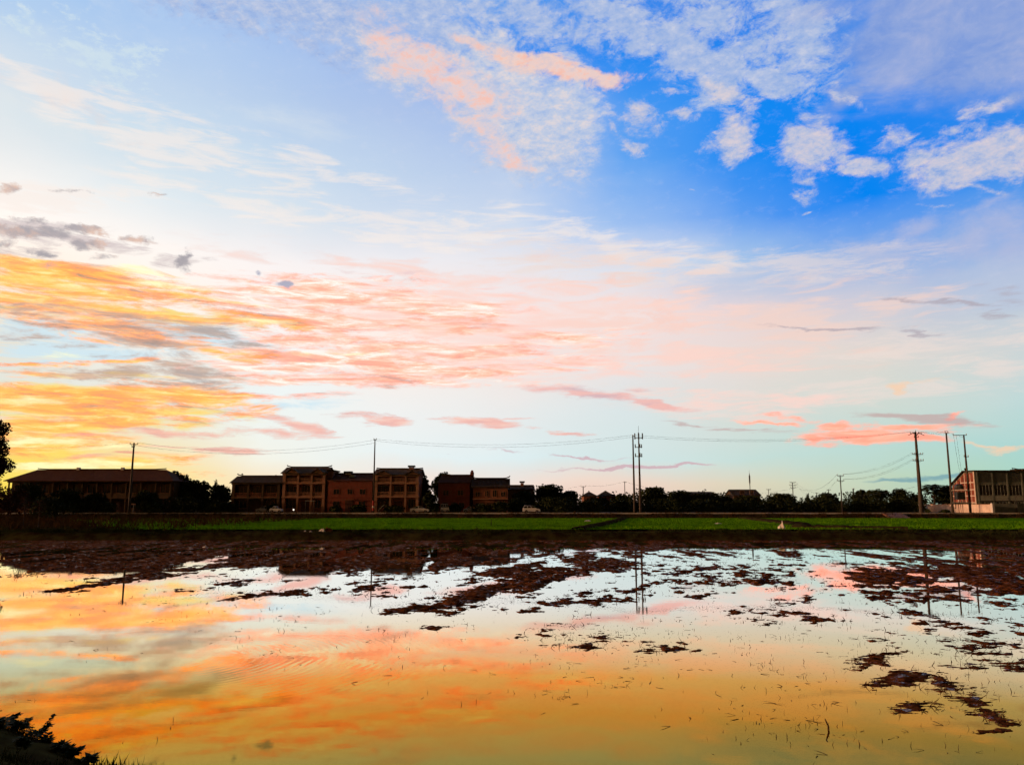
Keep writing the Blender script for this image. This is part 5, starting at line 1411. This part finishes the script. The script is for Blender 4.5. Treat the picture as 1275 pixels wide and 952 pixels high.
# two isolated clods with stems in the left paddy corner: thin saplings on the left dike
GP = 'saplings on the left dike'
for k, (px, Y, yt, lb) in enumerate(((28, 90, 618, 'bare sapling on the left dike, the one nearest the picture edge'), (47, 89, 624, 'bare forked sapling on the left dike, right one of two'))):
    x = XS(px, Y, 1); z0 = 1.1; H = zat(yt, Y) - z0
    root = thing('sapling', lb, 'sapling', (x, Y, z0), 0, GP)
    m = MB(); m.tube([(0, 0, -.1), (.05, 0, H*.6), (0, 0, H)], [.06, .045, .015], 6)
    for q in range(8):
        a = q*2.3; t = .35 + .08*q; m.tube([(0, 0, H*t), (math.cos(a)*.5, math.sin(a)*.5, H*t + .45)], [.022, .006], 4)
    m.build('trunk', M['bark'], root)
    V_, F_ = leaf_cloud([(0, 0, H*.75, .7, .7, H*.3)], 260, .07); np_obj('crown', V_, F_, M['leaf_red'], root)
# ------------------------------------------------------------------ vehicles and small things
def car(label, px0, px1, Y, paint, kind='saloon', flip=False, group='vehicles parked before the houses', cat='car'):
    x0, x1 = XS(px0, Y, 2.5), XS(px1, Y, 2.5); Lc = x1 - x0
    root = thing('parked_' + ('van' if kind == 'van' else 'car'), label, cat, ((x0 + x1)/2, Y, GZ), math.pi if flip else 0, group)
    k = Lc/4.6; hw = .86
    # side outline, nose to +x
    if kind == 'saloon':
        low = [(-2.3,.32),(2.3,.32),(2.32,.62),(2.15,.80),(1.15,.92),(-1.75,.98),(-2.28,.90)]
        cab = [(1.2,.90),(.45,1.38),(-.75,1.43),(-1.75,.96)]
    elif kind == 'estate':
        low = [(-2.3,.32),(2.3,.32),(2.32,.66),(2.1,.88),(1.2,1.0),(-2.2,1.04),(-2.32,.9)]
        cab = [(1.3,.98),(.55,1.52),(-1.9,1.58),(-2.22,1.02)]
    else:
        low = [(-2.3,.34),(2.3,.34),(2.32,.8),(2.0,1.1),(-2.28,1.12),(-2.3,.6)]
        cab = [(2.0,1.08),(1.5,1.85),(-2.15,1.92),(-2.26,1.1)]
    def ex(poly, w0, w1, zm, z1):
        vs = []; n = len(poly)
        for s_ in (-1, 1):
            for (x, z) in poly:
                t = min(1, max(0, (z - zm)/(z1 - zm))); vs.append((x*k, s_*(w0 + (w1 - w0)*t), z))
        fs = [tuple(range(n)), tuple(range(2*n - 1, n - 1, -1))] + [(i, (i+1) % n, n + (i+1) % n, n + i) for i in range(n)]
        return vs, fs
    m = MB(); m.add(*ex(low, hw, hw*.96, .3, 1.0)); m.build('body', M[paint], root, bevel=.05)
    ztop = max(z for _, z in cab)
    m = MB(); m.add(*ex(cab, hw*.93, hw*.76, .9, ztop)); cb = m.build('cabin', M[paint], root, bevel=.04)
    # side windows and windscreens, slightly proud
    zb, zt = cab[0][1] + .07, ztop - .09
    xs_ = [(a[0]) for a in cab]
    def edge(z, i, j):
        (xa, za), (xb, zb_) = cab[i], cab[j]; return xa + (xb - xa)*(z - za)/(zb_ - za)
    f0, f1 = edge(zb, 0, 1), edge(zt, 0, 1); r0, r1 = edge(zb, 3, 2), edge(zt, 3, 2)
    wy = lambda z: hw*.93 + (hw*.76 - hw*.93)*(z - .9)/(ztop - .9) + .008
    segs = 3 if kind != 'saloon' else 2
    for s_ in (-1, 1):
        for q in range(segs):
            a, b_ = q/segs, (q + 1)/segs
            xa0, xb0 = r0 + (f0 - r0)*a + .07, r0 + (f0 - r0)*b_ - .07; xa1, xb1 = r1 + (f1 - r1)*a + .06, r1 + (f1 - r1)*b_ - .06
            g = MB(); g.add([(xa0*k, s_*wy(zb), zb), (xb0*k, s_*wy(zb), zb), (xb1*k, s_*wy(zt), zt), (xa1*k, s_*wy(zt), zt),
                             (xa0*k, s_*(wy(zb) - .03), zb), (xb0*k, s_*(wy(zb) - .03), zb), (xb1*k, s_*(wy(zt) - .03), zt), (xa1*k, s_*(wy(zt) - .03), zt)],
                            [(0,1,2,3),(4,5,6,7),(0,1,5,4),(1,2,6,5),(2,3,7,6),(3,0,4,7)])
            g.build('side_window', M['glass'], root)
    for (za, xa, xb, nm, s_) in ((0, f0, f1, 'windscreen', 1), (0, r0, r1, 'rear_window', -1)):
        g = MB(); o_ = .02*s_
        w0, w1 = wy(zb) - .12, wy(zt) - .12
        g.add([(xa*k + o_, -w0, zb), (xa*k + o_, w0, zb), (xb*k + o_, w1, zt), (xb*k + o_, -w1, zt), (xa*k - o_, -w0, zb), (xa*k - o_, w0, zb), (xb*k - o_, w1, zt), (xb*k - o_, -w1, zt)],
              [(0,1,2,3),(4,5,6,7),(0,1,5,4),(1,2,6,5),(2,3,7,6),(3,0,4,7)]); g.build(nm, M['glass'], root)
    for wx_ in (-1.42, 1.42):
        for s_ in (-1, 1):
            t = MB(); n = 18; vs = []
            t.tube([(wx_*k, s_*(hw - .16), .32), (wx_*k, s_*(hw + .03), .32)], .32, n); w_ = t.build('wheel', M['tyre'], root)
            t = MB(); t.tube([(wx_*k, s_*(hw + .02), .32), (wx_*k, s_*(hw + .045), .32)], .19, 12); t.build('rim', M['metal'], w_)
    for s_ in (-1, 1):
        t = MB(); t.box(2.26*k, 2.335*k, s_*.62 - .15, s_*.62 + .15, .62, .76); t.build('headlight', M['white_paint'], root)
        t = MB(); t.box(-2.335*k, -2.26*k, s_*.66 - .12, s_*.66 + .12, .68, .86); t.build('tail_light', M['red_paint'], root)
        t = MB(); t.box(.85*k, 1.0*k, s_*(hw + .06) - .07, s_*(hw + .06) + .07, .96, 1.08); t.build('mirror', M[paint], root)
    for x_ in (2.3, -2.3):
        t = MB(); t.box(x_*k - .05, x_*k + .06, -.78, .78, .36, .54); t.build('bumper', M['grey_paint'], root, bevel=.02)
    return root
car('white saloon parked nose right before the brown balcony house', 511, 534.5, 173.2, 'white_paint', 'saloon')
car('small white van parked before the second brick house', 549, 559.5, 174.2, 'white_paint', 'van', cat='van')
car('grey car half hidden at the left of the curled roof house', 577, 592, 175.2, 'grey_paint', 'saloon', True)
car('silver estate car on the road before the dark flat-topped tree', 651, 672.5, 167.2, 'white_paint', 'estate')
car('pale car parked before the right side of the olive house', 320, 338, 174.2, 'grey_paint', 'saloon', True)
car('low white car on the road at the gap between olive and tan house', 337, 352, 165.6, 'white_paint', 'saloon')

# street lamp, lit, before the tall tan house
x = XS(365.5, 171.2, 2.5); lp = thing('gate_lamp', 'small lit globe lamp on a post before the tall tan house', 'lamp', (x, 171.2, GZ))
hz_ = zat(634.3, 171.2) - GZ
m = MB(); m.tube([(0, 0, -.05), (0, 0, hz_ - .14)], [.07, .04], 8); m.build('post', M['dark_metal'], lp)
me = bpy.data.meshes.new('globe'); bm = bmesh.new(); bmesh.ops.create_icosphere(bm, subdivisions=3, radius=.17); bm.to_mesh(me); bm.free(); me.materials.append(M['lamp'])
gl_ = bpy.data.objects.new('globe', me); gl_.location = (0, 0, hz_); gl_.parent = lp; col.objects.link(gl_)

# small lamp signs at the leaning pole's foot: a pale road sign
x = XS(166, 163.6, 3); sg = thing('road_sign', 'small pale rectangular road sign beside the foot of the leaning pole', 'sign', (x, 163.6, ROAD_Z))
m = MB(); m.tube([(0, 0, -.2), (0, 0, 2.0)], .04, 6); m.build('post', M['metal'], sg)
m = MB(); m.box(-.5, .5, -.07, -.045, 1.75, 2.0); m.build('sign_board', M['trim'], sg)

# white triangular heap of plastic sheet and other litter on the dike
def crumple(name, label, px, py, Y, w, h, matn='bag', cat='litter', seed=0, group=None, z=None):
    x = XS(px, Y, 1); zt = z if z is not None else float(terrain_z(np.array([x]), np.array([Y]))[0])
    me = bpy.data.meshes.new(name); bm = bmesh.new(); bmesh.ops.create_icosphere(bm, subdivisions=3, radius=1)
    r_ = random.Random(seed)
    ph = [r_.uniform(0, 6) for _ in range(6)]
    for v in bm.verts:
        c_ = v.co; q = 1 + .22*math.sin(c_.x*5 + ph[0]) + .18*math.sin(c_.y*6 + ph[1] + c_.z*3) + .12*math.sin(c_.z*9 + c_.x*7 + ph[2])
        t = max(0, c_.z); v.co = Vector((c_.x*q*w*.5*(1 - .75*t), c_.y*q*w*.35*(1 - .6*t), max(-.08, c_.z*h*q)))
    bm.to_mesh(me); bm.free(); me.materials.append(M[matn])
    o = bpy.data.objects.new(name, me); o.location = (x, Y, zt); col.objects.link(o)
    return tag(o, label, cat, group)
crumple('plastic_sheet', 'white peaked heap of plastic sheet on the right earth path', 974, 655, 88.5, .85, .62, seed=1, z=1.05)
crumple('plastic_bag', 'white bag lying on the dike below the tall tan house', 402, 659, 85.8, .75, .30, seed=2)
crumple('plastic_bag', 'tiny white scrap on the dike, leftmost of the pale scraps', 380, 660, 85.0, .30, .14, seed=3)
crumple('plastic_bag', 'tiny white scrap on the dike just left of the big white bag', 387, 661, 84.5, .34, .10, seed=4)
crumple('soil_heap', 'dark lump of earth on the dike right of the big white bag', 408, 658, 86.0, 1.0, .42, 'mud', 'earth heap', 5)
crumple('plastic_sheet', 'thin pale strip lying on the middle earth path', 732, 651, 120, .9, .10, seed=6, z=1.25)
crumple('plastic_sheet', 'thin pale strip lying in the green between both earth paths', 894, 652, 112, .9, .10, seed=7, z=1.06)
crumple('foam_block', 'pale lump standing in the mud at left of centre, catching the light', 257, 677, 69, .55, .16, seed=8, z=.02)
# post in the rice
x = XS(611.5, 100, 1); m = MB(); m.tube([(0, 0, -.3), (.02, 0, .5), (0, 0, .95)], [.05, .045, .04], 8); o = m.build('field_post', M['bark']); o.location = (x, 100, FIELD_Z + .1)
tag(o, 'single short dark post standing in the green field', 'post')
# bent reed stump sticking out of the near water
g = G(1031, 908); m = MB(); m.tube([(0, 0, -.1), (.01, 0, .05), (-.02, .0, .12), (-.035, .01, .17)], [.014, .016, .012, .008], 6); m.tube([(-.01, 0, .07), (.015, -.02, .11)], [.007, .003], 5)
o = m.build('reed_stump', M['straw']); o.location = g; tag(o, 'single bent reed stump standing in the near water at lower right', 'reed')
